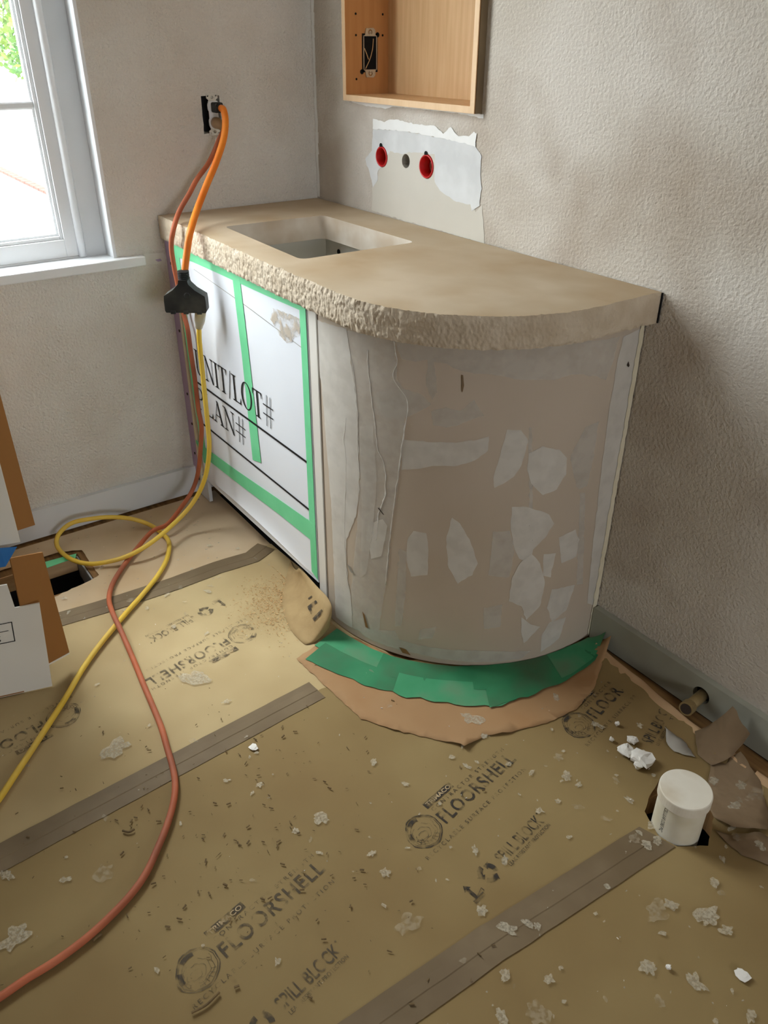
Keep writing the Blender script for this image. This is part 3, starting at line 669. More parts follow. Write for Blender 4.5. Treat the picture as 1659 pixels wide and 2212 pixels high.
# coordinates below are x, z on the board
mb = MB(); plate(mb, [(0.112,0.0885),(X0-0.003,0.0885),(X0-0.001,0.8065),(0.072,0.8065),(0.082,0.35),(0.100,0.13)], [], lambda a,b,c:(a,c,b), BY-0.003, BY+0.005)
board = mb.build('board', 'sign', sign)
mb = MB(); V, Fc = fill2d([(0.074,0.778),(0.25,0.760),(0.50,0.737),(X0-0.006,0.705),(X0-0.004,0.806),(0.072,0.806)], ())
mb.add([(a,BY-0.0034,b) for a,b in V], Fc); mb.build('upper_sheet', 'sign', sign)
V, Fc = fill2d([(0.20,0.7622),(0.50,0.7345),(X0-0.012,0.7030),(X0-0.012,0.7045),(0.50,0.7365),(0.20,0.7634)], ())
MB().add([(a,BY-0.0036,b) for a,b in V], Fc).build('sheet_joint', 'scrap_grey', sign)
# loose film along the foot of the board
fl = MB(); xs_ = [0.135+0.64*k/24 for k in range(25)]
for k, x in enumerate(xs_):
    zt = 0.118+0.018*math.sin(math.pi*min(1,max(0,(x-0.13)/0.6)))
    fl.v += [(x,BY-0.0036,zt+0.03),(x,BY-0.0040,zt),(x,BY-0.0042-0.008*math.sin(math.pi*k/24),zt-0.016)]
for k in range(24):
    for j in range(2): fl.f.append((k*3+j,k*3+j+1,(k+1)*3+j+1,(k+1)*3+j))
fl.build('peeling_film', 'sign', sign, smooth=True)
def tape(pts, lvl, nm='tape_strip', m='green_tape'):
    mb = MB(); face(mb, pts, BY-0.0042-0.0002*lvl); mb.build(nm, m, sign)
tape([(0.073,0.800),(0.108,0.803),(0.118,0.45),(0.133,0.20),(0.135,0.150),(0.104,0.150),(0.084,0.40)], 0)
tape([(0.073,0.806),(0.30,0.806),(0.60,0.806),(X0-0.004,0.806),(X0-0.004,0.790),(0.60,0.786),(0.36,0.784),(0.20,0.782),(0.074,0.772)], 1)
tape([(0.437,0.800),(0.478,0.800),(0.492,0.62),(0.512,0.318),(0.462,0.306),(0.452,0.60)], 2)
tape([(X0-0.029,0.800),(X0-0.003,0.800),(X0-0.003,0.0965),(X0-0.0325,0.107)], 3)
tape([(0.062,0.212),(0.104,0.210),(0.35,0.226),(0.60,0.248),(X0-0.004,0.262),(X0-0.003,0.206),(0.60,0.200),(0.35,0.184),(0.110,0.172),(0.062,0.200)], 4)
tape([(X0-0.040,0.262),(X0-0.003,0.252),(X0-0.003,0.190),(X0-0.016,0.205)], 5)
mb = MB(); V, Fc = fill2d(ragged([(0.6390,0.7649),(0.7743,0.7724),(0.7504,0.7302),(0.6951,0.6970),(0.6641,0.7069),(0.6237,0.7344)],0.01,0.004,9), ())
mb.add([(a,BY-0.0046,b) for a,b in V], Fc).build('plaster_smudge', 'smudge', sign)

# serif capitals drawn as strokes, cap height 1
def stroke(x0, y0, x1, y1, w):
    """slanted bar with horizontal ends"""
    return [(x0-w/2,y0),(x0+w/2,y0),(x1+w/2,y1),(x1-w/2,y1)]
def serif(x, y, w, up): return [(x-w/2,y),(x+w/2,y),(x+w/2,y+up*0.025),(x+w*0.2,y+up*0.06),(x-w*0.2,y+up*0.06),(x-w/2,y+up*0.025)]
def ringseg(cx, cy, rx, ry, tx, ty, a0, a1, n=28):
    o = []; i_ = []
    for k in range(n+1):
        a = math.radians(a0+(a1-a0)*k/n); o.append((cx+rx*math.cos(a), cy+ry*math.sin(a))); i_.append((cx+(rx-tx)*math.cos(a), cy+(ry-ty)*math.sin(a)))
    return [[o[k],o[k+1],i_[k+1],i_[k]] for k in range(n)]
TK, TN = 0.088, 0.034
G = {}
G['I'] = (0.34, [stroke(0.17,0,0.17,1,TK),serif(0.17,0,0.30,1),serif(0.17,1,0.30,-1)])
G['T'] = (0.64, [stroke(0.32,0,0.32,1,TK),serif(0.32,0,0.30,1),[(0.03,1),(0.61,1),(0.61,0.95),(0.03,0.95)],[(0.03,0.96),(0.03,0.78),(0.055,0.78),(0.10,0.96)],[(0.61,0.96),(0.61,0.78),(0.585,0.78),(0.54,0.96)]])
G['L'] = (0.60, [stroke(0.16,0,0.16,1,TK),serif(0.16,1,0.30,-1),[(0.02,0),(0.56,0),(0.56,0.05),(0.02,0.05)],[(0.56,0.04),(0.58,0.25),(0.555,0.25),(0.48,0.04)]])
G['N'] = (0.76, [stroke(0.15,0,0.15,1,TN),stroke(0.63,0,0.63,1,TN),stroke(0.63,0,0.13,1,TK),serif(0.15,0,0.24,1),serif(0.63,1,0.24,-1),[(0.0,1),(0.18,1),(0.18,0.96),(0.0,0.96)]])
G['U'] = (0.74, [stroke(0.16,0.28,0.16,1,TK),stroke(0.60,0.28,0.60,1,TN),serif(0.16,1,0.28,-1),serif(0.60,1,0.22,-1)]+ringseg(0.363,0.30,0.26,0.31,0.085,0.075,180,360))
G['O'] = (0.78, ringseg(0.39,0.5,0.36,0.52,0.10,0.045,0,360,48))
G['A'] = (0.72, [stroke(0.11,0,0.36,1,TN),stroke(0.59,0,0.33,1.0,TK),[(0.20,0.36),(0.50,0.36),(0.50,0.315),(0.19,0.315)],serif(0.11,0,0.22,1),serif(0.59,0,0.28,1)])
G['P'] = (0.58, [stroke(0.15,0,0.15,1,TK),serif(0.15,0,0.30,1),[(0.0,1),(0.26,1),(0.26,0.96),(0.0,0.96)],[(0.2,0.50),(0.28,0.50),(0.28,0.455),(0.2,0.455)]]+ringseg(0.27,0.728,0.27,0.272,0.10,0.042,-90,90))
G['/'] = (0.34, [stroke(0.06,-0.08,0.28,1.06,TN*1.3)])
G['#'] = (0.70, [stroke(0.20,-0.10,0.30,1.05,TN),stroke(0.42,-0.10,0.52,1.05,TN),[(0.05,0.68),(0.66,0.68),(0.66,0.635),(0.05,0.635)],[(0.02,0.34),(0.63,0.34),(0.63,0.295),(0.02,0.295)]])
def serif_word(word, x0, z0, width, cap, y, parent):
    tot = sum(G[c][0] for c in word); sx = width/tot; cx = 0.0; mb = MB(); lvl = 0
    for c in word:
        for q, pl in enumerate(G[c][1]):
            pl = pl if sum((pl[i][0]*pl[(i+1)%len(pl)][1]-pl[(i+1)%len(pl)][0]*pl[i][1]) for i in range(len(pl))) > 0 else pl[::-1]
            mb.add([(x0+(cx+a)*sx, y-0.00002*(q % 5), z0+b*cap) for a, b in pl], [tuple(range(len(pl)))])
        cx += G[c][0]
    return mb.build('printed_lettering', 'ink_black', parent)
LY = BY-0.0048
# print sits on the board; the tape over it is thin enough for the O to show through
serif_word('UNIT/LOT#', 0.132, 0.452, 0.475, 0.0750, LY, board)
serif_word('PLAN#', 0.112, 0.338, 0.325, 0.0700, LY, board)
for za, xb in ((0.4235,X0-0.030),(0.2925,X0-0.030)):
    MB().add([(0.108,LY,za-0.0032),(xb,LY,za-0.0032),(xb,LY,za+0.0032),(0.108,LY,za+0.0032)],[(0,1,2,3)]).build('ruled_line', 'ink_black', board)

# ------------------------------------------------------------------ floor paper
def hfun(x, y):
    h = 0.0016+0.0011*noise.noise(Vector((x*3.1,y*2.3,0.4)))
    if x > 1.27 and y > -0.14:      # the sheet turns up along the right-hand wall
        ye = edge_y(x); d = (y-(ye-0.026))/0.026
        if d > 0: h += 0.017*d*d*min(1,(x-1.27)/0.08)
    return h
EDGE = [(1.27,-0.040),(1.337,-0.045),(1.474,-0.060),(1.598,-0.074),(1.702,-0.075),(1.80,-0.082),(2.3,-0.095),(4.2,-0.10)]
def edge_y(x):
    for (xa,ya),(xb,yb) in zip(EDGE, EDGE[1:]):
        if x <= xb: return ya+(yb-ya)*(x-xa)/(xb-xa)
    return EDGE[-1][1]
PVC_HOLE = ragged([(1.7070,-0.3216),(1.6933,-0.2934),(1.6782,-0.2458),(1.7351,-0.2145),(1.7758,-0.2386),(1.8035,-0.2928),(1.7779,-0.3328),(1.7479,-0.3402)], 0.015, 0.002, 4)
PVC_HOLE = [(PVC[0]+(a-PVC[0])*1.22, PVC[1]+(b-PVC[1])*1.22) for a, b in PVC_HOLE]
VENT_CUT = ragged([(0.128,-1.34),(0.325,-1.34),(0.332,-1.05),(0.312,-0.958),(0.300,-0.930),(0.145,-0.928),(0.118,-0.99)], 0.015, 0.004, 6)
def sheet(name, label, outer, holes, m, lvl, spacing=0.07):
    V, Fc = fill2d(outer, holes, spacing)
    o = MB().add([(a,b,hfun(a,b)+lvl) for a,b in V], Fc).build(name, m, None, smooth=True)
    return tag(o, label, 'floor paper', 'strips of floor protection paper')
YEND = ROOM_Y+0.02
sA = sheet('floor_paper', 'dusty floor paper strip along the window wall, cut around the duct hole', densify([(0.034,-0.456),(0.034,YEND),(0.455,YEND),(0.440,-0.462)],0.05), [VENT_CUT], 'paper_a', 0.0)
SEAM1 = [(1.078,-0.46),(1.045,-0.66),(1.095,-1.40),(1.16,YEND)]
SEAM2 = [(1.760,-0.20),(1.748,-0.40),(1.725,-0.95),(1.70,YEND)]
sB = sheet('floor_paper', 'floor paper strip with upside-down print beneath the cords', densify([(0.79,-0.470),(0.60,-0.452),(0.432,-0.460),(0.440,YEND)]+[(a+0.01,b) for a,b in SEAM1[::-1]],0.05), [], 'paper_b', 0.0006)
RIM = [(x_, edge_y(x_)) for x_ in [1.30+0.02*k for k in range(30)]]
cpoly = SEAM1+[(a+0.012,b) for a,b in SEAM2[::-1]]+[(1.768,edge_y(1.768))]+[p for p in RIM[::-1] if p[0] < 1.765]+[(1.20,-0.06)]
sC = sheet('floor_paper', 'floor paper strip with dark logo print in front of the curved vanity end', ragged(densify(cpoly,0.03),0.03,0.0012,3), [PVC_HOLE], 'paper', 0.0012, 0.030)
dpoly = SEAM2+[(ROOM_X-0.02,YEND),(ROOM_X-0.02,-0.10)]+[(x_, edge_y(x_)) for x_ in [3.4,2.6,2.3,2.1,1.95,1.85,1.77]]
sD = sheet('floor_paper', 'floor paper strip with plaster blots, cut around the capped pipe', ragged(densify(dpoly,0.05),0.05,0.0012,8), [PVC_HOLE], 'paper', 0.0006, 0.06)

M['paper_rim'] = mat('lit_paper_edge', (184,148,110), (196,162,124), 0.85, 14, bump=0.4, bscale=40)
for sh_, xa, xb in ((sC,1.312,1.752),(sD,1.772,2.6)):      # edge turned up along the wall, paled to paint in the light it catches
    rm = MB(); nn = int((xb-xa)/0.012)
    for k in range(nn+1):
        x = xa+(xb-xa)*k/nn; ye = edge_y(x)+0.003*noise.noise(Vector((x*14,1,0))); w_ = 0.009+0.005*noise.noise(Vector((x*11,4,0)))
        zt = 0.0185+0.005*noise.noise(Vector((x*13,0,2))); h0 = hfun(x, ye-0.012)
        rm.v += [(x,ye-w_,hfun(x,ye-w_)+0.0030),(x,ye-w_*0.3,hfun(x,ye-w_*0.3)+0.0045),(x,ye+0.003,max(zt,hfun(x,ye))+0.0060),(x,ye+0.007,zt-0.002)]
    for k in range(nn):
        for j in range(3): rm.f.append((k*4+j,(k+1)*4+j,(k+1)*4+j+1,k*4+j+1))
    rm.build('turned_up_edge', 'paper_rim', sh_, smooth=True)
# printed blocks on the paper
def place(o, ang, mir=1):
    d = Vector((math.cos(ang), math.sin(ang))); n_ = Vector((-math.sin(ang), math.cos(ang)))
    def f(a, b, lvl=0.0):
        p = Vector(o)+d*a+n_*b; return (p.x, p.y, hfun(p.x,p.y)+0.0022+lvl)
    return f
def arrow_ring(cx, cy, r):
    out = []
    for k in range(3):
        a0 = 90+120*k
        pts_o = []; pts_i = []
        for q in range(7):
            a = math.radians(a0+q*12); pts_o.append((cx+r*math.cos(a), cy+r*math.sin(a))); pts_i.append((cx+r*0.52*math.cos(a), cy+r*0.52*math.sin(a)))
        for q in range(6): out.append([pts_o[q],pts_o[q+1],pts_i[q+1],pts_i[q]])
        a = math.radians(a0+72); b = math.radians(a0+104)
        out.append([(cx+r*1.18*math.cos(a),cy+r*1.18*math.sin(a)),(cx+r*0.78*math.cos(b),cy+r*0.78*math.sin(b)),(cx+r*0.34*math.cos(a),cy+r*0.34*math.sin(a))])
    return out
def ribbon(pts, w):
    out = []
    for a, b in zip(pts, pts[1:]):
        t = Vector((b[0]-a[0], b[1]-a[1])); l = t.length or 1; nx, ny = -t.y/l*w/2, t.x/l*w/2
        out.append([(a[0]-nx,a[1]-ny),(b[0]-nx,b[1]-ny),(b[0]+nx,b[1]+ny),(a[0]+nx,a[1]+ny)])
    return out
def print_block(parent, origin, ang, ink, amin=-1, amax=9, clip=None, scale=1.0, parts=('main','spill')):
    f0 = place(origin, ang)
    def keep(a, b):
        p = f0(a*scale, b*scale); return clip is None or inside((p[0],p[1]), clip)
    def put(mb, V, Fc, a0, b0, lvl=0.0):
        vs = [f0((a0+x)*scale, (b0+y)*scale, lvl) for x, y in V]
        fs = [f for f in Fc if all(amin <= a0+V[i][0] <= amax for i in f) and all(keep(a0+V[i][0], b0+V[i][1]) for i in f)]
        mb.add(vs, fs)
    def polys(mb, pls, lvl=0.0):
        for pl in pls: put(mb, pl, [tuple(range(len(pl)))], 0, 0, lvl)
    if 'main' in parts:
        t = MB(); put(t, *text2d('FLOORSHELL', 0.030, 0.222, 0.018, 1.12), 0, 0); t.build('printed_lettering', ink, parent)
        t = MB(); put(t, *text2d('CONTRACTOR STRENGTH', 0.0085, 0.222, 0.0, 1.5), 0.004, 0.0365); t.build('printed_heading', ink, parent)
        t = MB(); put(t, *text2d('RECYCLABLE SURFACE PROTECTION', 0.0085, 0.298, 0.0, 1.5), -0.083, -0.0285); t.build('printed_slogan', ink, parent)
        t = MB(); put(t, *fill2d(densify(rect(0.0,0.0485,0.078,0.0635),0.02)), 0, 0); t.build('printed_bar', ink, parent)
        t = MB(); put(t, *text2d('TRIMACO', 0.0095, 0.068, 0.02, 1.0), 0.005, 0.0512, 0.0005); t.build('printed_bar_name', 'paper_ink', parent)
        t = MB(); c = (-0.043, 0.020); out = blob(*c, 0.036, 36, 0.12, 1.05, 0.3, 5)
        polys(t, ribbon(out+[out[0]], 0.0022)); inn = blob(*c, 0.0325, 36, 0.10, 1.05, 0.3, 5); polys(t, ribbon(inn+[inn[0]], 0.0011))
        for q_, (rr, sd) in enumerate(((0.0265,6),(0.0205,7),(0.0145,8),(0.0085,9))):
            ring = blob(c[0]-0.002*q_, c[1]-0.002*q_, rr, 26, 0.28, 1.08, 0.3, sd); cut = 4+3*q_; polys(t, ribbon(ring[cut:]+ring[:max(0,cut-3)], 0.0009))
        for k in range(9):
            a0 = 3.4+k*0.27; polys(t, ribbon([(c[0]+0.021*math.cos(a0),c[1]+0.021*math.sin(a0)),(c[0]+0.030*math.cos(a0+0.05),c[1]+0.030*math.sin(a0+0.05))], 0.0008))
        for a0, a1 in ((70,125),(150,195)):
            o_ = [(c[0]+0.0325*math.cos(math.radians(a)),c[1]+0.0325*math.sin(math.radians(a))) for a in range(a0,a1,8)]
            i_ = [(c[0]+0.025*math.cos(math.radians(a)),c[1]+0.025*math.sin(math.radians(a))) for a in range(a0,a1,8)]
            polys(t, [[o_[k],o_[k+1],i_[k+1],i_[k]] for k in range(len(o_)-1)])
        t.build('printed_shell_emblem', ink, parent)
    if 'spill' in parts:
        t = MB(); put(t, *text2d('SPILL BLOCK', 0.0245, 0.128, 0.012, 1.0), 0.008, -0.130)
        put(t, *text2d('LEAK RESISTANT PROTECTION', 0.0075, 0.124, 0.0, 1.0), 0.014, -0.1425)
        put(t, *fill2d(circle(0.141,-0.107,0.0018,8)), 0, 0); t.build('printed_guard_text', ink, parent)
        t = MB(); polys(t, arrow_ring(-0.026,-0.1215,0.020)); t.build('printed_recycling_sign', ink, parent)
        t = MB(); polys(t, [rect(-0.0815,-0.1375,-0.0745,-0.116),[(-0.086,-0.117),(-0.078,-0.106),(-0.070,-0.117)],rect(-0.088,-0.1395,-0.062,-0.1375)])
        polys(t, ribbon([(-0.074,-0.136),(-0.058,-0.131),(-0.058,-0.138)],0.0014)); put(t, *text2d('BREATHABLE', 0.0045, 0.026, 0.0, 1.0), -0.088, -0.1455)
        t.build('printed_arrow_sign', ink, parent)
ANG = math.radians(90)+0.172
print_block(sC, (1.4990,-0.6590), ANG, 'ink')
print_block(sC, (1.4960,-1.1160), ANG+0.03, 'ink_faded')
print_block(sC, (1.4762,-0.2148), ANG+0.02, 'ink', parts=('main',), amax=0.125)
SA, SB = (1.5951,-0.1764), (1.5633,-0.0832)
SANG = math.atan2(SB[1]-SA[1], SB[0]-SA[0]); SD_, SN_ = (math.cos(SANG),math.sin(SANG)), (-math.sin(SANG),math.cos(SANG))
print_block(sC, (SA[0]-SD_[0]*0.008+SN_[0]*0.130, SA[1]-SD_[1]*0.008+SN_[1]*0.130), SANG, 'ink', parts=('spill',), amin=0.0, amax=0.122)
OB = (0.7491,-0.7639); EB = (0.7833,-0.9763)
ANGB = math.atan2(EB[1]-OB[1], EB[0]-OB[0])
print_block(sB, OB, ANGB, 'ink_faded')
print_block(sB, (OB[0]+0.030,OB[1]-0.452), ANGB, 'ink_faded', parts=('main',))

# tape over the seams
def floor_tape(name, label, spine, wd, m='seam_tape', lvl=0.0024, ends=(0,0)):
    pts = []
    for a, b in zip(spine, spine[1:]):
        n_ = max(1,int(math.dist(a,b)/0.03))
        for k in range(n_): pts.append((a[0]+(b[0]-a[0])*k/n_, a[1]+(b[1]-a[1])*k/n_))
    pts.append(spine[-1]); mb = MB(); k = 0
    for i, p in enumerate(pts):
        q0, q1 = pts[max(i-1,0)], pts[min(i+1,len(pts)-1)]; t = Vector((q1[0]-q0[0], q1[1]-q0[1])).normalized(); nx, ny = -t.y, t.x
        for c in (-1,-0.5,0.06,0.12,0.5,1):
            jag = 0.0015*noise.noise(Vector((p[1]*30,c,lvl*900)))
            x, y = p[0]+nx*(c*wd/2+jag), p[1]+ny*(c*wd/2+jag)
            if i == 0: x += t.x*ends[0]*c; y += t.y*ends[0]*c
            ridge = 0.0010 if c in (0.06,) else 0.0
            mb.v.append((x, y, hfun(x,y)+lvl+ridge))
    for i in range(len(pts)-1):
        for j in range(5): mb.f.append((i*6+j, i*6+j+1, (i+1)*6+j+1, (i+1)*6+j))
    return tag(mb.build(name, m, None), label, 'tape', 'seam tape on the floor paper')
def mid(a, b): return ((a[0]+b[0])/2, (a[1]+b[1])/2)
tp1 = floor_tape('seam_tape', 'brown seam tape ending near the green tape, crossed by the red cord', [mid((1.0124,-0.6898),(1.0725,-0.6518)),mid((1.0594,-1.3658),(1.1180,-1.3792)),(1.13,-2.2),(1.15,YEND)], 0.064)
tp2 = floor_tape('seam_tape', 'wide brown seam tape running from the capped pipe to the lower frame edge', [mid((1.7142,-0.3630),(1.7823,-0.3439)),mid((1.6879,-0.7774),(1.7604,-0.7196)),mid((1.6956,-1.0043),(1.7411,-0.9398)),(1.70,-1.6),(1.68,YEND)], 0.066, ends=(-0.012,0))
tp3 = floor_tape('seam_tape', 'greyish seam tape passing under both cords toward the dark toe space', [(0.4379,-0.4795),(0.4651,-0.5391),(0.4575,-0.6444),(0.4620,-0.7708),(0.4550,-0.9488),(0.4399,-1.0998),(0.455,-1.6),(0.46,YEND)], 0.062)

# torn kraft apron, paper scraps
def torn(name, label, pts, m, lvl, lift=(), amp=0.004, seed=0, cat='paper scrap', group=None, spacing=0.025):
    o = ragged(pts, 0.012, amp, seed); V, Fc = fill2d(o, (), spacing)
    def z(a, b):
        h = hfun(a,b)+lvl
        for (lx,ly),r,hh in lift:
            d = math.hypot(a-lx,b-ly)
            if d < r: h += hh*(1-d/r)**2
        return h
    ob = MB().add([(a,b,z(a,b)) for a,b in V], Fc).build(name, m, None, smooth=True, solid=0.0005)
    return tag(ob, label, cat, group)
torn('torn_kraft_paper', 'torn orange-brown kraft paper apron around the green tape', [(0.9234,-0.6571),(1.0387,-0.6496),(1.1781,-0.6399),(1.2458,-0.6008),(1.2824,-0.5720),(1.3562,-0.5171),(1.3746,-0.5109),(1.3731,-0.4473),(1.3911,-0.4169),(1.3996,-0.3884),(1.4212,-0.3149),(1.4296,-0.2294),(1.4023,-0.1386),(1.3712,-0.0865),(1.3383,-0.0230),(1.2832,-0.0348),(1.2497,-0.2201),(1.1731,-0.3581),(1.0643,-0.4559),(0.9431,-0.4960),(0.8960,-0.5318)], 'kraft', 0.0034, [((1.3746,-0.5109),0.07,0.011),((1.3931,-0.4188),0.05,0.006),((1.2458,-0.6008),0.05,0.003)], 0.003, 1)
torn('torn_paper_scrap', 'dark torn paper scrap behind the capped pipe', [(1.6904,-0.1070),(1.7266,-0.0685),(1.7896,-0.0872),(1.8387,-0.1341),(1.8611,-0.1755),(1.8435,-0.1934),(1.8203,-0.2281),(1.7838,-0.2309),(1.7520,-0.2099)], 'scrap', 0.0040, [((1.8203,-0.2281),0.06,0.012),((1.8505,-0.1816),0.05,0.008)], 0.002, 5)
torn('torn_paper_scrap', 'brown torn paper scrap lying between capped pipe and baseboard', [(1.6296,-0.0815),(1.6716,-0.0401),(1.7262,-0.0517),(1.7163,-0.0917),(1.7041,-0.1262),(1.6689,-0.1224)], 'scrap', 0.0058, [((1.7146,-0.0941),0.05,0.008)], 0.002, 6)
torn('torn_paper_scrap', 'grey curled paper scrap over the dark lettering beside plaster chunks', [(1.5848,-0.1267),(1.5963,-0.1289),(1.6202,-0.1133),(1.6370,-0.1167),(1.6694,-0.1326),(1.6563,-0.1426),(1.6348,-0.1556),(1.6232,-0.1543),(1.6082,-0.1488)], 'scrap_grey', 0.0052, [((1.5917,-0.1308),0.04,0.020)], 0.002, 7)
torn('torn_paper_scrap', 'wrinkled paper scrap under the pipe edge at right frame edge', [(1.8030,-0.2581),(1.8281,-0.2366),(1.8535,-0.1863),(1.8911,-0.1856),(1.9188,-0.2302),(1.8631,-0.2596)], 'scrap', 0.0040, [((1.8030,-0.2581),0.04,0.006)], 0.003, 8)
# upright curl of paper against the vanity corner
def curl():
    mb = MB(); base = [(0.5431,-0.4565),(0.6814,-0.5606),(0.7970,-0.6088),(0.8824,-0.6137),(0.8962,-0.5941)]
    top = [(0.6997,-0.5120,0.0873),(0.8049,-0.5240,0.0943),(0.8749,-0.5340,0.1034),(0.9029,-0.5400,0.0865),(0.8970,-0.5450,0.0303)]
    base = [(*p,hfun(*p)+0.003) for p in base]
    b = smooth_path(base,8); t = smooth_path(top,8); n_ = 7
    for p, q in zip(b, t):
        q = Vector((q.x, min(q.y,-0.516), max(q.z,0.006)))
        for k in range(n_):
            u = k/(n_-1); v_ = p.lerp(q,u); v_.z = p.z+(q.z-p.z)*u**1.8; mb.v.append(tuple(v_))
    for i in range(len(b)-1):
        for j in range(n_-1): mb.f.append((i*n_+j,(i+1)*n_+j,(i+1)*n_+j+1,i*n_+j+1))
    o = mb.build('curled_paper_flap', 'paper_flap', None, smooth=True, solid=0.0006)
    def at_flap(a, u):
        k = a*(len(b)-1); i_ = min(int(k), len(b)-2); f_ = k-i_
        p = Vector(b[i_]).lerp(Vector(b[i_+1]), f_); q = Vector(t[i_]).lerp(Vector(t[i_+1]), f_); q.y = min(q.y,-0.516); q.z = max(q.z,0.006)
        v_ = p.lerp(q,u); v_.z = p.z+(q.z-p.z)*u**1.8; return v_+Vector((0.0012,-0.0016,0.0016))
    for (a0,a1,u0,u1) in ((0.38,0.42,0.60,0.82),(0.42,0.49,0.60,0.66),(0.54,0.59,0.58,0.82),(0.30,0.32,0.70,0.80)):
        MB().add([at_flap(a0,u0),at_flap(a1,u0),at_flap(a1,u1),at_flap(a0,u1)],[(0,1,2,3)]).build('printed_mark', 'ink', o)
    return tag(o, 'curled floor paper flap turned up against the vanity corner', 'paper scrap')
flap = curl()

# green tape skirt around the curved base
skirt = thing('green_tape_skirt', 'dusty green masking tape skirt around the curved vanity foot', 'tape', (1.0,-0.5,0.004))
OUTER = [(0.9227,-0.6464),(0.9914,-0.6204),(1.0639,-0.5892),(1.1220,-0.5574),(1.1751,-0.5237),(1.2200,-0.4854),(1.2632,-0.4467),(1.3186,-0.3853),(1.3339,-0.3151),(1.3486,-0.2420),(1.3538,-0.1561),(1.3440,-0.0738),(1.3226,-0.0152)]
INNER = [(0.8845,-0.5162),(0.9365,-0.5055),(0.9949,-0.4896),(1.0492,-0.4657),(1.0929,-0.4354),(1.1307,-0.4016),(1.1643,-0.3650),(1.2023,-0.3108),(1.2330,-0.2497),(1.2540,-0.1937),(1.2680,-0.1294),(1.2733,-0.0704),(1.2782,-0.0294)]
def lerp2(pl, t):
    k = min(int(t*(len(pl)-1)), len(pl)-2); f_ = t*(len(pl)-1)-k
    return (pl[k][0]+(pl[k+1][0]-pl[k][0])*f_, pl[k][1]+(pl[k+1][1]-pl[k][1])*f_)
M['green_pale'] = mat('worn_green_tape', (58,138,94), (74,150,108), 0.65, 9, 6, bump=0.2, bscale=30, bdist=0.002, c3=(96,130,98), s3=9)
for k, (t0, t1, ra, rb) in enumerate(((0.0,0.30,0.0,0.62),(0.02,0.36,0.45,1.0),(0.22,0.62,0.0,0.58),(0.30,0.66,0.42,1.0),(0.55,0.86,0.0,0.60),(0.58,0.94,0.45,1.0),(0.80,1.0,0.0,0.9))):
    mb = MB(); nn, mm = 16, 4
    for i in range(nn+1):
        t = t0+(t1-t0)*i/nn; a, b = lerp2(INNER,t), lerp2(OUTER,t)
        for j in range(mm+1):
            u = ra+(rb-ra)*j/mm+(0.03*noise.noise(Vector((t*9,j,k))) if j in (0,mm) and 0.02 < ra+(rb-ra)*j/mm < 0.99 else 0)
            if j == mm and rb > 0.99: u += 0.07*noise.noise(Vector((t*22,k,3)))+0.03*noise.noise(Vector((t*70,k,5)))
            x, y = a[0]+(b[0]-a[0])*u, a[1]+(b[1]-a[1])*u
            mb.v.append((x,y,hfun(x,y)+0.0052+0.0005*k+0.0008*noise.noise(Vector((x*40,y*40,k)))))
    for i in range(nn):
        for j in range(mm): mb.f.append((i*(mm+1)+j,(i+1)*(mm+1)+j,(i+1)*(mm+1)+j+1,i*(mm+1)+j+1))
    mb.build('tape_strip', 'green_dusty' if k % 3 else 'green_pale', skirt, smooth=True)
# green tape edge by the duct hole
tg = MB().add([(0.1547,-1.0354,0.0055),(0.1587,-0.9938,0.0060),(0.1643,-0.9493,0.0065),(0.1797,-0.9575,0.0020),(0.1801,-0.9982,0.0020),(0.1838,-1.0416,0.0020)],[(0,1,4,5),(1,2,3,4)])
tag(tg.build('green_tape_piece', 'green_tape', None, solid=0.0006), 'green tape piece on the far edge of the duct hole', 'tape')

# dried plaster splashes on each sheet

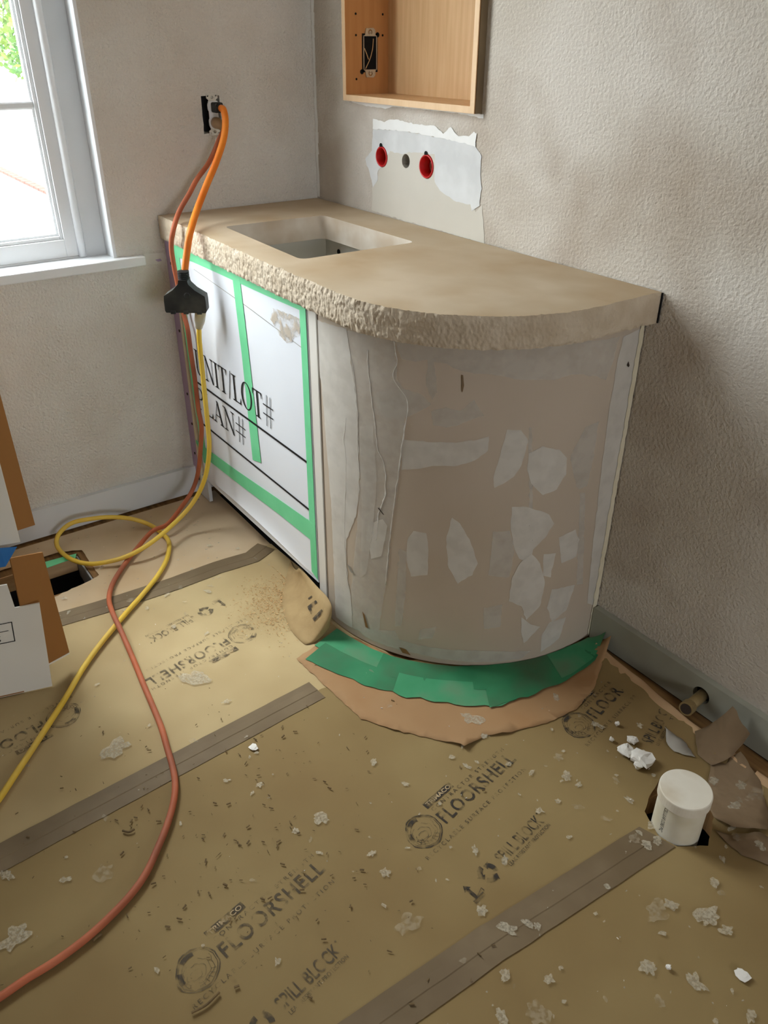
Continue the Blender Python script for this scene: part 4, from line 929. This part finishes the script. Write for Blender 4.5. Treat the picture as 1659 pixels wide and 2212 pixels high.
def sheet_of(x, y):
    for o, pl in ((sC,cpoly),(sD,dpoly)):
        if inside((x,y), pl): return o
    if x < 0.432: return sA
    return sB
splash = {}
def add_splat(x, y, r, key, seed, st=1.0, an=0.0):
    if inside((x,y), VENT_CUT) or inside((x,y), PVC_HOLE): return
    if x < 0.05 or (x < 1.30 and y > -0.44) or (x < 0.79 and y > -0.50) or y > edge_y(max(x,1.27))-0.004: return
    mb = splash.setdefault((sheet_of(x,y).name, key), MB()); o = blob(x,y,r,30 if r > 0.006 else 10,0.75,st,an,seed)
    k = len(mb.v); mb.v += [(a,b,hfun(a,b)+0.0043+0.0004*(seed % 1)) for a,b in o]; mb.f.append(tuple(range(k,k+len(o))))
BIGP = [(1.2271,-1.2273,0.0157),(1.3519,-0.8496,0.0140),(0.9527,-1.1103,0.0237),(0.8464,-0.8861,0.0255),(1.2616,-1.3904,0.0193),(1.6182,-0.8411,0.0191),(1.1338,-1.3711,0.0101),(1.2024,-1.2895,0.0071),(1.9016,-0.4166,0.0200),(1.8538,-0.4476,0.0109),(1.8483,-0.4777,0.0187),(1.9016,-0.5681,0.0122),(1.9584,-0.5257,0.0132),(1.7765,-0.7651,0.0095),(1.8223,-0.7128,0.0071),(1.8473,-0.7631,0.0167),(1.8208,-0.8126,0.0100),(1.9370,-0.4092,0.0118),(1.8683,-0.3502,0.0086),(1.8769,-0.5018,0.0052),(1.9473,-0.5971,0.0081),(2.0404,-0.5006,0.0080),(1.1345,-0.8731,0.0045),(1.3145,-0.4429,0.0192),(0.7400,-0.5304,0.0155),(1.5056,-0.3661,0.0089),(1.5510,-0.3862,0.0120),(1.4900,-0.2288,0.0096),(1.7474,-0.6646,0.0064),(1.7354,-0.6745,0.0077),(1.7274,-0.3923,0.0107),(1.7498,-0.3867,0.0091),(1.7570,-0.3625,0.0091),(1.6714,-0.7220,0.0092),(1.6220,-0.6228,0.0072),(1.6158,-0.3145,0.0077),(1.5944,-0.2395,0.0072),(1.5809,-0.3845,0.0067),(1.5850,-0.4478,0.0057),(1.5799,-0.4932,0.0072),(1.1139,-1.1847,0.0064),(1.1650,-0.9567,0.0059),(1.1375,-0.8908,0.0035),(1.3503,-0.9027,0.0068),(1.5479,-1.0509,0.0054),(1.7209,-0.8052,0.0054),(1.4501,-1.2161,0.0048),(1.7212,-0.7090,0.0128),(1.2129,-0.9088,0.0067),(1.4560,-0.6411,0.0040),(1.5457,-0.7610,0.0042),(1.3781,-0.5478,0.0062),(1.4180,-0.5125,0.0044),(1.7906,-0.1741,0.0116),(1.7682,-0.1177,0.0104),(1.7977,-0.1155,0.0153),(1.7289,-0.1534,0.0087),(1.7748,-0.2474,0.0064),(1.8260,-0.1892,0.0097),(1.8712,-0.2138,0.0093),(1.8356,-0.2331,0.0078),(1.8494,-0.2959,0.0060)]
for i, (x, y, r) in enumerate(BIGP):
    add_splat(x, y, r, 'splat_faint' if i % 5 == 0 else 'splat', i*0.37+0.1, 1.0+0.35*rnd.random(), rnd.random()*3)
for i in range(330):
    u = rnd.random()
    if u < 0.34: x, y = rnd.uniform(1.35,2.2), rnd.uniform(-0.9,-0.10)
    elif u < 0.62: x, y = rnd.uniform(0.06,0.60), rnd.uniform(-1.1,-0.5)
    else: x, y = rnd.uniform(0.5,2.1), rnd.uniform(-1.5,-0.2)
    add_splat(x, y, 0.0016+0.0075*rnd.random()**3, 'splat' if rnd.random() < 0.7 else 'splat_faint', i*0.53, 1.0+0.6*rnd.random(), rnd.random()*3)
for (sn, key), mb in splash.items():
    o = mb.build('plaster_splashes', key, bpy.data.objects[sn]); o['kind'] = 'stuff'
# shavings and grit
def near_cord(x, y): return any((x-a)**2+(y-b)**2 < 0.00032 for a, b in CORD_XY)
def litter(name, label, n_, area, size, m, lvl=0.004, seedv=1, shape='chip'):
    r = random.Random(seedv); mb = MB()
    for _ in range(n_):
        for _t in range(20):
            x, y = area(r)
            if not (near_cord(x,y) or inside((x,y), PVC_HOLE) or inside((x,y), VENT_CUT) or (x < 1.3 and y > -0.46)) and y < edge_y(max(x,1.27))-0.01: break
        a = r.random()*math.pi; l = size*(0.4+1.2*r.random()**2); w_ = l*(0.12+0.22*r.random()); h = l*(0.10+0.25*r.random())
        d = Vector((math.cos(a), math.sin(a), r.uniform(-0.25,0.25))).normalized(); n2 = Vector((-math.sin(a), math.cos(a), 0))
        mb.obox((x,y,hfun(x,y)+lvl+h*0.6), d*l/2, n2*w_/2, Vector((0,0,1))*h/2)
    o = mb.build(name, m); return tag(o, label, 'debris', kind='stuff')
# larger loose bits, each its own thing
def chunk(name, label, cat, c, r, m, sq=0.7, seed=0, lvl=0.004, group=None):
    mb = MB(); n1, n2 = 9, 6
    for i in range(n2+1):
        ph = math.pi*i/n2
        for j in range(n1):
            th = 2*math.pi*j/n1; d = Vector((math.sin(ph)*math.cos(th), math.sin(ph)*math.sin(th), math.cos(ph)))
            q = r*(1+0.55*noise.noise(d*1.8+Vector((seed,seed*2,0)))); p = d*q
            mb.v.append((c[0]+p.x*1.15, c[1]+p.y, hfun(c[0],c[1])+lvl+r*sq*0.9+p.z*sq))
    for i in range(n2):
        for j in range(n1): mb.f.append((i*n1+j, i*n1+(j+1)%n1, (i+1)*n1+(j+1)%n1, (i+1)*n1+j))
    return tag(mb.build(name, m), label, cat, group)
chunk('plaster_chunk', 'largest broken plaster chunk, left of the grey paper scrap', 'rubble', (1.6126,-0.2308), 0.023, 'chalk', 0.42, 1)
chunk('plaster_chunk', 'broken plaster chunk leaning against the largest chunk', 'rubble', (1.5783,-0.2406), 0.016, 'chalk', 0.5, 2)
chunk('plaster_chunk', 'small plaster chunk on top side of the largest chunk', 'rubble', (1.5650,-0.2057), 0.010, 'chalk', 0.6, 3)
chunk('plaster_chunk', 'pebble-sized plaster chunk between largest chunk and capped pipe', 'rubble', (1.6185,-0.2525), 0.008, 'chalk', 0.8, 4)
chunk('plaster_chunk', 'tiny plaster pebble above the broken chunks on printed paper', 'rubble', (1.5144,-0.1939), 0.005, 'chalk', 0.9, 5)
chunk('plaster_chunk', 'round plaster pebble at the near end of the broken chunks', 'rubble', (1.5383,-0.2393), 0.005, 'chalk', 0.9, 6)
chunk('paint_flake', 'cream paint flake on paper right of the seam tape', 'flake', (1.1181,-0.8722), 0.0085, 'chalk', 0.2, 7)
chunk('paint_flake', 'white paint flake near the lower right corner', 'flake', (1.9957,-0.4563), 0.010, 'chalk', 0.15, 8)
chunk('plaster_crumb', 'square white crumb left of the white paint flake', 'rubble', (1.9196,-0.5424), 0.004, 'chalk', 0.8, 9)
def shaving(label, pts):
    p = smooth_path([(*q, hfun(*q)+0.0065) for q in pts], 6); mb = MB().tube(p, 0.0022, 6)
    return tag(mb.build('wood_splinter', 'shaving'), label, 'splinter')
shaving('curled wood splinter left of the red cord', [(1.1628,-1.1695),(1.1728,-1.1606),(1.1728,-1.1499)])
shaving('dark wood splinter touching the red cord near the frame bottom', [(1.3443,-1.2838),(1.3420,-1.2761),(1.3416,-1.2682)])
shaving('thin bent splinter across the faded lettering', [(1.5445,-1.1979),(1.5466,-1.1759),(1.5424,-1.1576),(1.5404,-1.1496)])

# ------------------------------------------------------------------ capped pipe and pipe stub
pv = thing('capped_drain_pipe', 'white capped plastic drain pipe standing up through the floor', 'pipe', (PVC[0],PVC[1],0.0))
MB().lathe([(0.0445,-0.25),(0.0445,0.088)],(*PVC,0),(0,0,1),56).build('pipe', 'pvc', pv, smooth=True)
pvp = bpy.data.objects['pipe']
MB().lathe([(0.0447,0.0800),(0.0476,0.0803),(0.0480,0.0815),(0.0480,0.1000),(0.0474,0.1020),(0.0460,0.1030),(0.0,0.1032)],(*PVC,0),(0,0,1),56).build('cap', 'pvc_cap', pv, smooth=False)
V, Fc = text2d('CELLULAR CORE PVC', 0.0075, 0.062, 0.0, 1.0)
tm = MB()
a_l = math.atan2(cam.location.y-PVC[1], cam.location.x-PVC[0])-0.62
tm.add([(PVC[0]+0.0448*math.cos(a_l+(b)/0.0448), PVC[1]+0.0448*math.sin(a_l+(b)/0.0448), 0.076-a) for a, b in V], Fc)
tm.build('printed_text', 'ink_black', pvp)
st = thing('pipe_stub', 'tarnished brass pipe stub sticking out of the baseboard hole', 'pipe', (PX,-0.03,PZ))
pa = Vector((PX,-0.004,PZ-0.001)); pb = Vector((1.6003,-0.0780,0.0638))
M['brass'] = mat('tarnished_brass', (150,128,88), (172,150,108), 0.45, 16, metallic=0.5)
MB().tube([pa,pa.lerp(pb,0.5),pb],0.0125,20).build('tube', 'brass', st, smooth=True)
d_ = (pb-pa).normalized()
MB().tube([pb-d_*0.004,pb+d_*0.014],0.0158,20).build('coupling', 'brass', st, smooth=False)
MB().tube([pb+d_*0.0142,pb+d_*0.0150],0.0120,20).build('open_end', 'toe', st)

# ------------------------------------------------------------------ wall outlet
oy, oz = (OUT[0]+OUT[2])/2+0.004, (OUT[1]+OUT[3])/2
outlet = thing('wall_outlet', 'uncovered duplex outlet in a black box beside the window', 'electrical outlet', (0,oy,oz))
bx = MB()
for a, b in (((-0.05,OUT[0]-0.004,OUT[1]-0.004),(-0.048,OUT[2]+0.004,OUT[3]+0.004)),((-0.05,OUT[0]-0.005,OUT[1]-0.004),(-0.002,OUT[0]-0.003,OUT[3]+0.004)),((-0.05,OUT[2]+0.003,OUT[1]-0.004),(-0.002,OUT[2]+0.005,OUT[3]+0.004))): bx.box(a, b)
bx.build('box', 'box_black', outlet)
ykw = 0.0165
yk = MB(); plate(yk, [(oy-ykw,oz+0.040),(oy-ykw,oz+0.0515),(oy+ykw,oz+0.0515),(oy+ykw,oz+0.040),(oy+0.011,oz+0.036),(oy+0.011,oz-0.036),(oy+ykw,oz-0.040),(oy+ykw,oz-0.0515),(oy-ykw,oz-0.0515),(oy-ykw,oz-0.040),(oy-0.011,oz-0.036),(oy-0.011,oz+0.036)], [circle(oy-0.012,oz+0.046,0.0025,10),circle(oy+0.012,oz+0.046,0.0025,10),circle(oy-0.012,oz-0.046,0.0025,10),circle(oy+0.012,oz-0.046,0.0025,10)], put_left, 0.0006, 0.0020)
strap = yk.build('strap', 'steel', outlet)
for sg in (1,-1): MB().lathe([(0.0038,0.002),(0.0036,0.0036),(0.0,0.0042)],(0,oy,oz+sg*0.042),(1,0,0),14).build('screw', 'steel', strap, smooth=True)
MB().box((0.001,oy-0.0135,oz-0.0335),(0.006,oy+0.0135,oz+0.0335)).build('receptacle_body', 'white_plastic', outlet, bevel=0.002)
recept = bpy.data.objects['receptacle_body']
for sg in (1,-1):
    q = MB(); plate(q, rounded(oy-0.0165,oz+sg*0.0195-0.0140,oy+0.0165,oz+sg*0.0195+0.0140,0.010,6), [], put_left, 0.009, 0.004); q.build('socket_face', 'white_plastic', recept)

# ------------------------------------------------------------------ cords
oc = thing('orange_extension_cord', 'thick orange extension cord ending in a black three-way tap', 'extension cord', (0,oy,oz))
plug_y = oy+0.002
MB().obox((0.0235,plug_y+0.001,oz+0.0185),(0.0140,0,0),(0,0.0125,0),(0,0,0.0125)).build('plug', 'rubber', oc, bevel=0.004)
p0 = Vector((0.0440,plug_y+0.0015,oz+0.0185))
MB().tube([(0.036,plug_y+0.001,oz+0.0185),(0.0475,plug_y+0.0016,oz+0.0180)],[0.0108,0.0100],18).build('strain_relief', 'rubber', oc, smooth=True)
TAPT = Vector((0.2941,-0.5744,0.7742))
path = [(0.0465,plug_y+0.0015,oz+0.018), (0.0790,-0.3259,1.1276), (0.0998,-0.3331,1.1028), (0.1175,-0.3511,1.0630), (0.1397,-0.3884,1.0114), (0.1656,-0.4335,0.9614), (0.2055,-0.4831,0.9124), (0.2843,-0.5394,0.8800), (0.2934,-0.5569,0.8412), tuple(TAPT)]
MB().tube(smooth_path(path,10), 0.0088, 18).build('cable', 'orange', oc, smooth=True)
rt = Vector((0.577,0.817,0.0)); up = Vector((0.02,0.0,1.0)).normalized(); fw = Vector((0.80,-0.56,0.2)).normalized(); fw = (fw-up*fw.dot(up)).normalized(); rt = up.cross(fw).normalized()
# tap body: neck, sloped shoulders, block
k_ = 2.18/1738.455
prof = [(-9,18),(9,18),(10,10),(22,-2),(41,-14),(42,-24),(42,-44),(40,-48),(-40,-48),(-42,-44),(-42,-24),(-41,-14),(-22,-2),(-10,10)]
cen = Vector((0.3035,-0.5792,0.7490))+fw*0.004
tb = MB(); plate(tb, [(a*k_,b*k_) for a,b in prof], [], lambda a,b,c: tuple(cen+rt*a+up*b+fw*c), 0.017, -0.017)
tapo = tb.build('three_way_tap', 'rubber', oc, bevel=0.003)
nk = MB()
for q in range(5):
    z_ = 17+q*3.4; nk.tube([cen+up*(z_*k_), cen+up*((z_+2.4)*k_)], 11.5*k_, 18)
nk.tube([cen+up*(14*k_), cen+up*(33*k_)], 9.5*k_, 18)
nk.build('strain_relief', 'rubber', tapo)
for q in (-26,0,27): MB().obox(cen+rt*(q*k_)+up*(-47*k_)+fw*0.0165,rt*(5*k_),up*(3.5*k_),fw*0.003).build('socket_guard', 'rubber', tapo, bevel=0.001)
MB().lathe([(0.0085,0.0),(0.0065,0.0012),(0.0,0.0014)],tuple(cen+rt*(6*k_)+up*(-13*k_)+fw*0.017),tuple(fw),20).build('moulded_badge', 'rubber', tapo)

rc = thing('red_extension_cord', 'faded red extension cord from the lower socket, trailing to the lower left', 'extension cord', (0,oy,oz-0.02))
MB().tube([(0.0095,oy+0.001,oz-0.0195),(0.020,oy+0.001,oz-0.0195),(0.034,oy+0.004,oz-0.023),(0.052,oy+0.008,oz-0.030)],[0.0145,0.0145,0.0125,0.0078],18).build('plug', 'tan_plug', rc, smooth=True)
R_ = 0.0066
def fl_(p, r=R_, lv=0.0045): return (p[0], p[1], hfun(p[0],p[1])+r+lv)
redp = [(0.050,oy+0.008,oz-0.0295), (0.0723,-0.3421,1.0587), (0.0581,-0.3588,1.0196), (0.0625,-0.3814,0.9938), (0.0816,-0.4231,0.9642), (0.0997,-0.4575,0.9321), (0.1267,-0.4995,0.8991), (0.1701,-0.5371,0.8691), (0.1470,-0.5420,0.8189), (0.1272,-0.5340,0.7597), (0.1244,-0.5290,0.7086), (0.1283,-0.5260,0.6410), (0.1485,-0.5260,0.5910), (0.1516,-0.5260,0.5246), (0.1601,-0.5270,0.4442), (0.1616,-0.5280,0.3588), (0.1745,-0.5300,0.3049), (0.1657,-0.5350,0.2424), (0.1510,-0.5490,0.1464), (0.1409,-0.5720,0.0843)]
redf = [(0.0734,-0.5893),(0.1479,-0.6664),(0.2059,-0.7367),(0.2660,-0.8159),(0.3289,-0.8765),(0.3845,-0.9194),(0.4476,-0.9487),(0.5252,-0.9645),(0.6219,-0.9737),(0.7236,-0.9831),(0.8094,-0.9930),(0.8883,-1.0017),(0.9585,-1.0105),(1.0177,-1.0221),(1.0737,-1.0330),(1.1171,-1.0452),(1.1582,-1.0653),(1.2001,-1.0948),(1.2369,-1.1270),(1.2776,-1.1666),(1.3029,-1.2040),(1.3230,-1.2493),(1.3380,-1.2956),(1.3470,-1.3469),(1.3495,-1.3908),(1.3549,-1.4337),(1.3550,-1.4740),(1.3576,-1.5387)]
redp += [(0.1715,-0.6234,0.0580),(0.2132,-0.6876,0.0400)]+[fl_(p,R_, {0:0.018,1:0.006,4:0.009,5:0.0200,6:0.0200,7:0.009}.get(i,0.0045)) for i, p in enumerate(redf[2:])]
CORD_XY = [(p.x,p.y) for p in smooth_path(redp,5) if p.z < 0.05]
MB().tube(smooth_path(redp,8), R_, 14).build('cable', 'redcord', rc, smooth=True)

yc_ = thing('yellow_extension_cord', 'yellow extension cord plugged into the tap and looped on the floor', 'extension cord', tuple(cen-up*0.06))
ps = cen+rt*(27*k_)+up*(-48*k_)
pe = Vector((0.2877,-0.5480,0.6364))
MB().tube([ps+up*0.002, ps.lerp(pe,0.25), ps.lerp(pe,0.62), ps.lerp(pe,0.9), pe],[0.0140,0.0142,0.0135,0.0100,0.0098],18).build('plug', 'clear_plug', yc_, smooth=True)
YR = 0.0066
yp = [tuple(pe+up*0.004), (0.2785,-0.5480,0.5911), (0.2754,-0.5480,0.5122), (0.2772,-0.5500,0.4323), (0.2813,-0.5530,0.3506), (0.2840,-0.5580,0.2808), (0.2672,-0.5680,0.2021), (0.2496,-0.5880,0.1388), (0.2398,-0.6220,0.0901)]
yp += [(0.2422,-0.6632,0.0620),(0.2806,-0.7270,0.0560),(0.2974,-0.7825,0.0440),(0.2957,-0.8357,0.0300),(0.2817,-0.8855,0.0210),(0.2510,-0.9357,0.0140),(0.2031,-0.9691,0.0130),(0.1434,-0.9849,0.0150),(0.1043,-0.9847,0.0260),(0.0885,-0.9656,0.0460),(0.0801,-0.9269,0.0600),(0.0874,-0.8747,0.0600),(0.0982,-0.8171,0.0520),(0.1205,-0.7632,0.0380),(0.1495,-0.7235,0.0190),(0.2094,-0.7073,0.0125)]
yf = [(0.2705,-0.7108),(0.3481,-0.7483),(0.4135,-0.8020),(0.4699,-0.8633),(0.5176,-0.9215),(0.5663,-0.9776),(0.6166,-1.0332),(0.6772,-1.0917),(0.7485,-1.1506),(0.8071,-1.2028),(0.8679,-1.2576),(0.9157,-1.3017),(0.9604,-1.3430),(1.0047,-1.3945),(1.0548,-1.4595)]
ypts = yp+[(*p, hfun(*p)+YR+0.0045) for p in yf]
CORD_XY += [(p.x,p.y) for p in smooth_path(ypts,5) if p.z < 0.05]
MB().tube(smooth_path(ypts,8), YR, 14).build('cable', 'yellow', yc_, smooth=True)

# ------------------------------------------------------------------ cardboard boxes at the left frame edge
def board_quad(mb, a, b, c, d, th):
    """thin board with corners a b c d, thickness th to the back"""
    a, b, c, d = map(Vector,(a,b,c,d)); n_ = (b-a).cross(d-a).normalized()*th
    return mb.add([a,b,c,d,a-n_,b-n_,c-n_,d-n_],[(0,1,2,3),(7,6,5,4),(0,4,5,1),(1,5,6,2),(2,6,7,3),(3,7,4,0)])
LZ = 0.0045
low = thing('open_carton', 'lower white carton standing open on the floor paper', 'cardboard box', (0.65,-1.25,0.0))
fa = Vector((0.6860,-1.1645,0.0060)); fdir = Vector((-0.26,-0.966,0)).normalized()
ftop = Vector((0.6720,-1.1443,0.2256)); ftl = ftop+fdir*0.055+Vector((0,0,0.003))
CL = 0.62
fb = fa+fdir*CL
# front panel with a notch where the flaps meet at the top
mb = MB()
board_quad(mb, fb, fa, ftop, ftop+fdir*CL, 0.004)
frontp = mb.build('front_panel', 'card_white', low)
mb = MB(); board_quad(mb, ftop+fdir*0.050+Vector((0.0,0.0,-0.001)), ftop+fdir*CL, ftop+fdir*CL+Vector((-0.004,0,0.060)), ftop+fdir*0.052+Vector((-0.004,0,0.060)), -0.004)
mb.build('front_top_flap', 'card_white', low)
q0 = Vector((0.6767,-1.1560,0.0864)); 
back = Vector((-0.966,0.26,0))
fl0 = fa+Vector((-0.006,0.004,0.048)); fl1 = Vector((0.6400,-1.1043,0.0451)); fl2 = Vector((0.6320,-1.1066,0.3229)); fl3 = Vector((0.6500,-1.1740,0.3428))
mb = MB(); board_quad(mb, fl0+fdir*0.03, fl1, fl2, fl3, 0.004); mb.build('side_flap', 'card_brown', low)
mb = MB(); board_quad(mb, fl0+fdir*0.03+Vector((0.0006,0,-0.0045)), fl1+Vector((0.0006,0,-0.0045)), fl1+Vector((0.0006,0,-0.0003)), fl0+fdir*0.03+Vector((0.0006,0,-0.0003)), 0.003); mb.build('flap_edge', 'card_white', low)
bk = fa+back*0.30
mb = MB(); board_quad(mb, bk+fdir*CL, bk+fdir*0.10, bk+fdir*0.10+Vector((0,0,0.30)), bk+fdir*CL+Vector((0,0,0.30)), 0.004); mb.build('back_panel', 'card_brown', low)
mb = MB(); board_quad(mb, fa+fdir*0.06+Vector((0,0,0.001)), bk+fdir*0.10+Vector((0,0,0.001)), bk+fdir*CL+Vector((0,0,0.001)), fb+Vector((0,0,0.001)), -0.003); mb.build('bottom_panel', 'card_brown', low)
mb = MB(); board_quad(mb, ftop+fdir*CL+Vector((0,0,0.06)), ftop+fdir*0.07+Vector((-0.006,0,0.06)), bk+fdir*0.10+Vector((0,0,0.30)), bk+fdir*CL+Vector((0,0,0.30)), 0.004); mb.build('top_panel', 'card_brown', low)
# printed weight box on the front panel
def on_front(u_, v_):          # metres from the right edge, metres up
    t = v_/(ftop.z-fa.z); e_ = fa.lerp(ftop, t); return e_+fdir*u_+Vector((0.0012,-0.0002,0))
fmb = MB()
def fquad(u0, v0, u1, v1): fmb.add([on_front(u1,v0),on_front(u0,v0),on_front(u0,v1),on_front(u1,v1)],[(0,1,2,3)])
UX, V0, V1 = 0.060, 0.138, 0.188
fquad(UX,V0,UX+0.002,V1); fquad(UX,V1-0.0018,UX+0.12,V1); fquad(UX,V0,UX+0.12,V0+0.0018); fquad(UX+0.010,(V0+V1)/2+0.004,UX+0.12,(V0+V1)/2+0.0052)
V, Fc = text2d('kg', 0.019, None, 0.0)
wk = max(a for a,b in V)
fmb.add([on_front(UX+0.028+wk-a, V0+0.006+b) for a,b in V], Fc)
fmb.build('printed_weight_box', 'ink_black', frontp)
upb = thing('stacked_carton', 'upper white carton stacked on the open carton at left edge', 'cardboard box', (0.66,-1.25,0.37))
ua = Vector((0.6750,-1.1499,0.3878)); ub = Vector((0.6750,-1.1492,0.5688)); uv = (ub-ua)/(ub.z-ua.z)
ut = ua+uv*0.34
mb = MB(); board_quad(mb, ua+fdir*CL, ua, ut, ut+fdir*CL, 0.004); mb.build('front_panel', 'card_white', upb)
g0 = Vector((0.6640,-1.1469,0.4060)); g1 = Vector((0.6400,-1.1088,0.3976)); g2 = Vector((0.6400,-1.1122,0.6971))
gv = (g2-g1)/(g2.z-g1.z)
mb = MB(); board_quad(mb, g0+fdir*0.02, g1, g1+gv*0.30, g0+fdir*0.02+gv*0.30, 0.004); mb.build('side_flap', 'card_brown', upb)
ubk = ua+back*0.30+fdir*0.08
mb = MB(); board_quad(mb, ubk+fdir*(CL-0.08), ubk, ubk+Vector((0,0,0.34)), ubk+fdir*(CL-0.08)+Vector((0,0,0.34)), 0.004); mb.build('back_panel', 'card_brown', upb)
mb = MB(); board_quad(mb, ua+fdir*CL, ua+fdir*0.06, ubk, ubk+fdir*(CL-0.08), 0.004); mb.build('bottom_panel', 'card_brown', upb)
mb = MB(); board_quad(mb, ut+fdir*0.06, ut+fdir*CL, ubk+fdir*(CL-0.08)+Vector((0,0,0.34)), ubk+Vector((0,0,0.34)), 0.004); mb.build('top_panel', 'card_white', upb)
bl = [(0.6805,-1.1588,0.3825),(0.6805,-1.1900,0.3449),(0.6660,-1.2511,0.3470),(0.6660,-1.2377,0.4030),(0.6790,-1.1904,0.3901)]
mb = MB().add(bl,[(0,4,3,2,1)]); tag(mb.build('blue_tape_piece', 'blue_tape', None, solid=0.0006), 'blue tape joining the two stacked cartons', 'tape')

# ------------------------------------------------------------------ outside the window
struct(MB().box((-40,-30,-0.42),(-T-0.02,30,-0.30)).build('ground', 'concrete'))
eg = MB(); a_ = Vector((-10.5687,1.2426,-0.2900)); b_ = Vector((-8.2418,1.2503,-0.2900)); dd = (b_-a_).normalized(); nn_ = Vector((-dd.y,dd.x,0))
edging = thing('brick_edging', 'thin red brick edging line across the pale patio outside', 'garden edging', tuple(a_))
for k in range(-6,26):
    MB().obox(a_+dd*(k*0.21+0.1)+Vector((0,0,0.0)), dd*0.098, nn_*0.05, Vector((0,0,0.02))).build('brick', 'brick_edge', edging)
def shrub(name, label, c, rx, ry, rz, n_, seed):
    r = random.Random(seed); t = thing(name, label, 'shrub', (c[0],c[1],-0.3)); mb = MB()
    for _ in range(n_):
        while True:
            p = Vector((r.uniform(-1,1), r.uniform(-1,1), r.uniform(-1,1)))
            if p.length < 1: break
        o_ = Vector((c[0]+p.x*rx, c[1]+p.y*ry, c[2]+p.z*rz)); d = Vector((r.gauss(0,1),r.gauss(0,1),r.gauss(0,1))).normalized(); e_ = d.cross(Vector((r.gauss(0,1),r.gauss(0,1),r.gauss(0,1)))).normalized()
        l, w_ = 0.11*r.uniform(0.6,1.2), 0.035*r.uniform(0.6,1.3)
        mb.add([o_, o_+d*l*0.5+e_*w_, o_+d*l, o_+d*l*0.5-e_*w_],[(0,1,2,3)])
    fo = mb.build('foliage', 'leaf', t); fo['kind'] = 'stuff'
    st_ = MB()
    for k in range(5):
        a = k*1.3; st_.tube([(c[0]+0.08*math.cos(a),c[1]+0.08*math.sin(a),-0.3),(c[0]+rx*0.3*math.cos(a),c[1]+ry*0.3*math.sin(a),c[2]-rz*0.3),(c[0]+rx*0.5*math.cos(a),c[1]+ry*0.5*math.sin(a),c[2]+rz*0.3)],[0.03,0.02,0.008],7)
    st_.build('stem', 'bark', t); return t
gw = struct(MB().box((-16.0,1.29,-0.30),(-3.0,1.47,0.78)).build('wall_garden', 'white_render'))
shrub('garden_shrub', 'loose green shrub above the white garden wall outside', (-10.6,2.15,1.72), 3.4, 0.66, 1.05, 6500, 4)

# ------------------------------------------------------------------ loose litter
litter('wood_shavings', 'dark wood shavings scattered over the floor paper', 300, lambda r:(r.gauss(1.30,0.22), min(-0.55, r.gauss(-1.02,0.20))), 0.0056, 'shaving', seedv=3)
litter('grit', 'pale crumbs scattered over the floor paper', 80, lambda r:(r.uniform(0.1,2.1), r.uniform(-1.5,-0.15)), 0.0028, 'chalk', seedv=5)
SD = (0.7432,-0.5081)
litter('sawdust', 'orange sawdust heaped by the vanity corner', 3600, lambda r:(r.gauss(SD[0]-0.03,0.06), min(-0.515, r.gauss(SD[1]-0.05,0.06))), 0.0030, 'sawdust', 0.0025, 9)
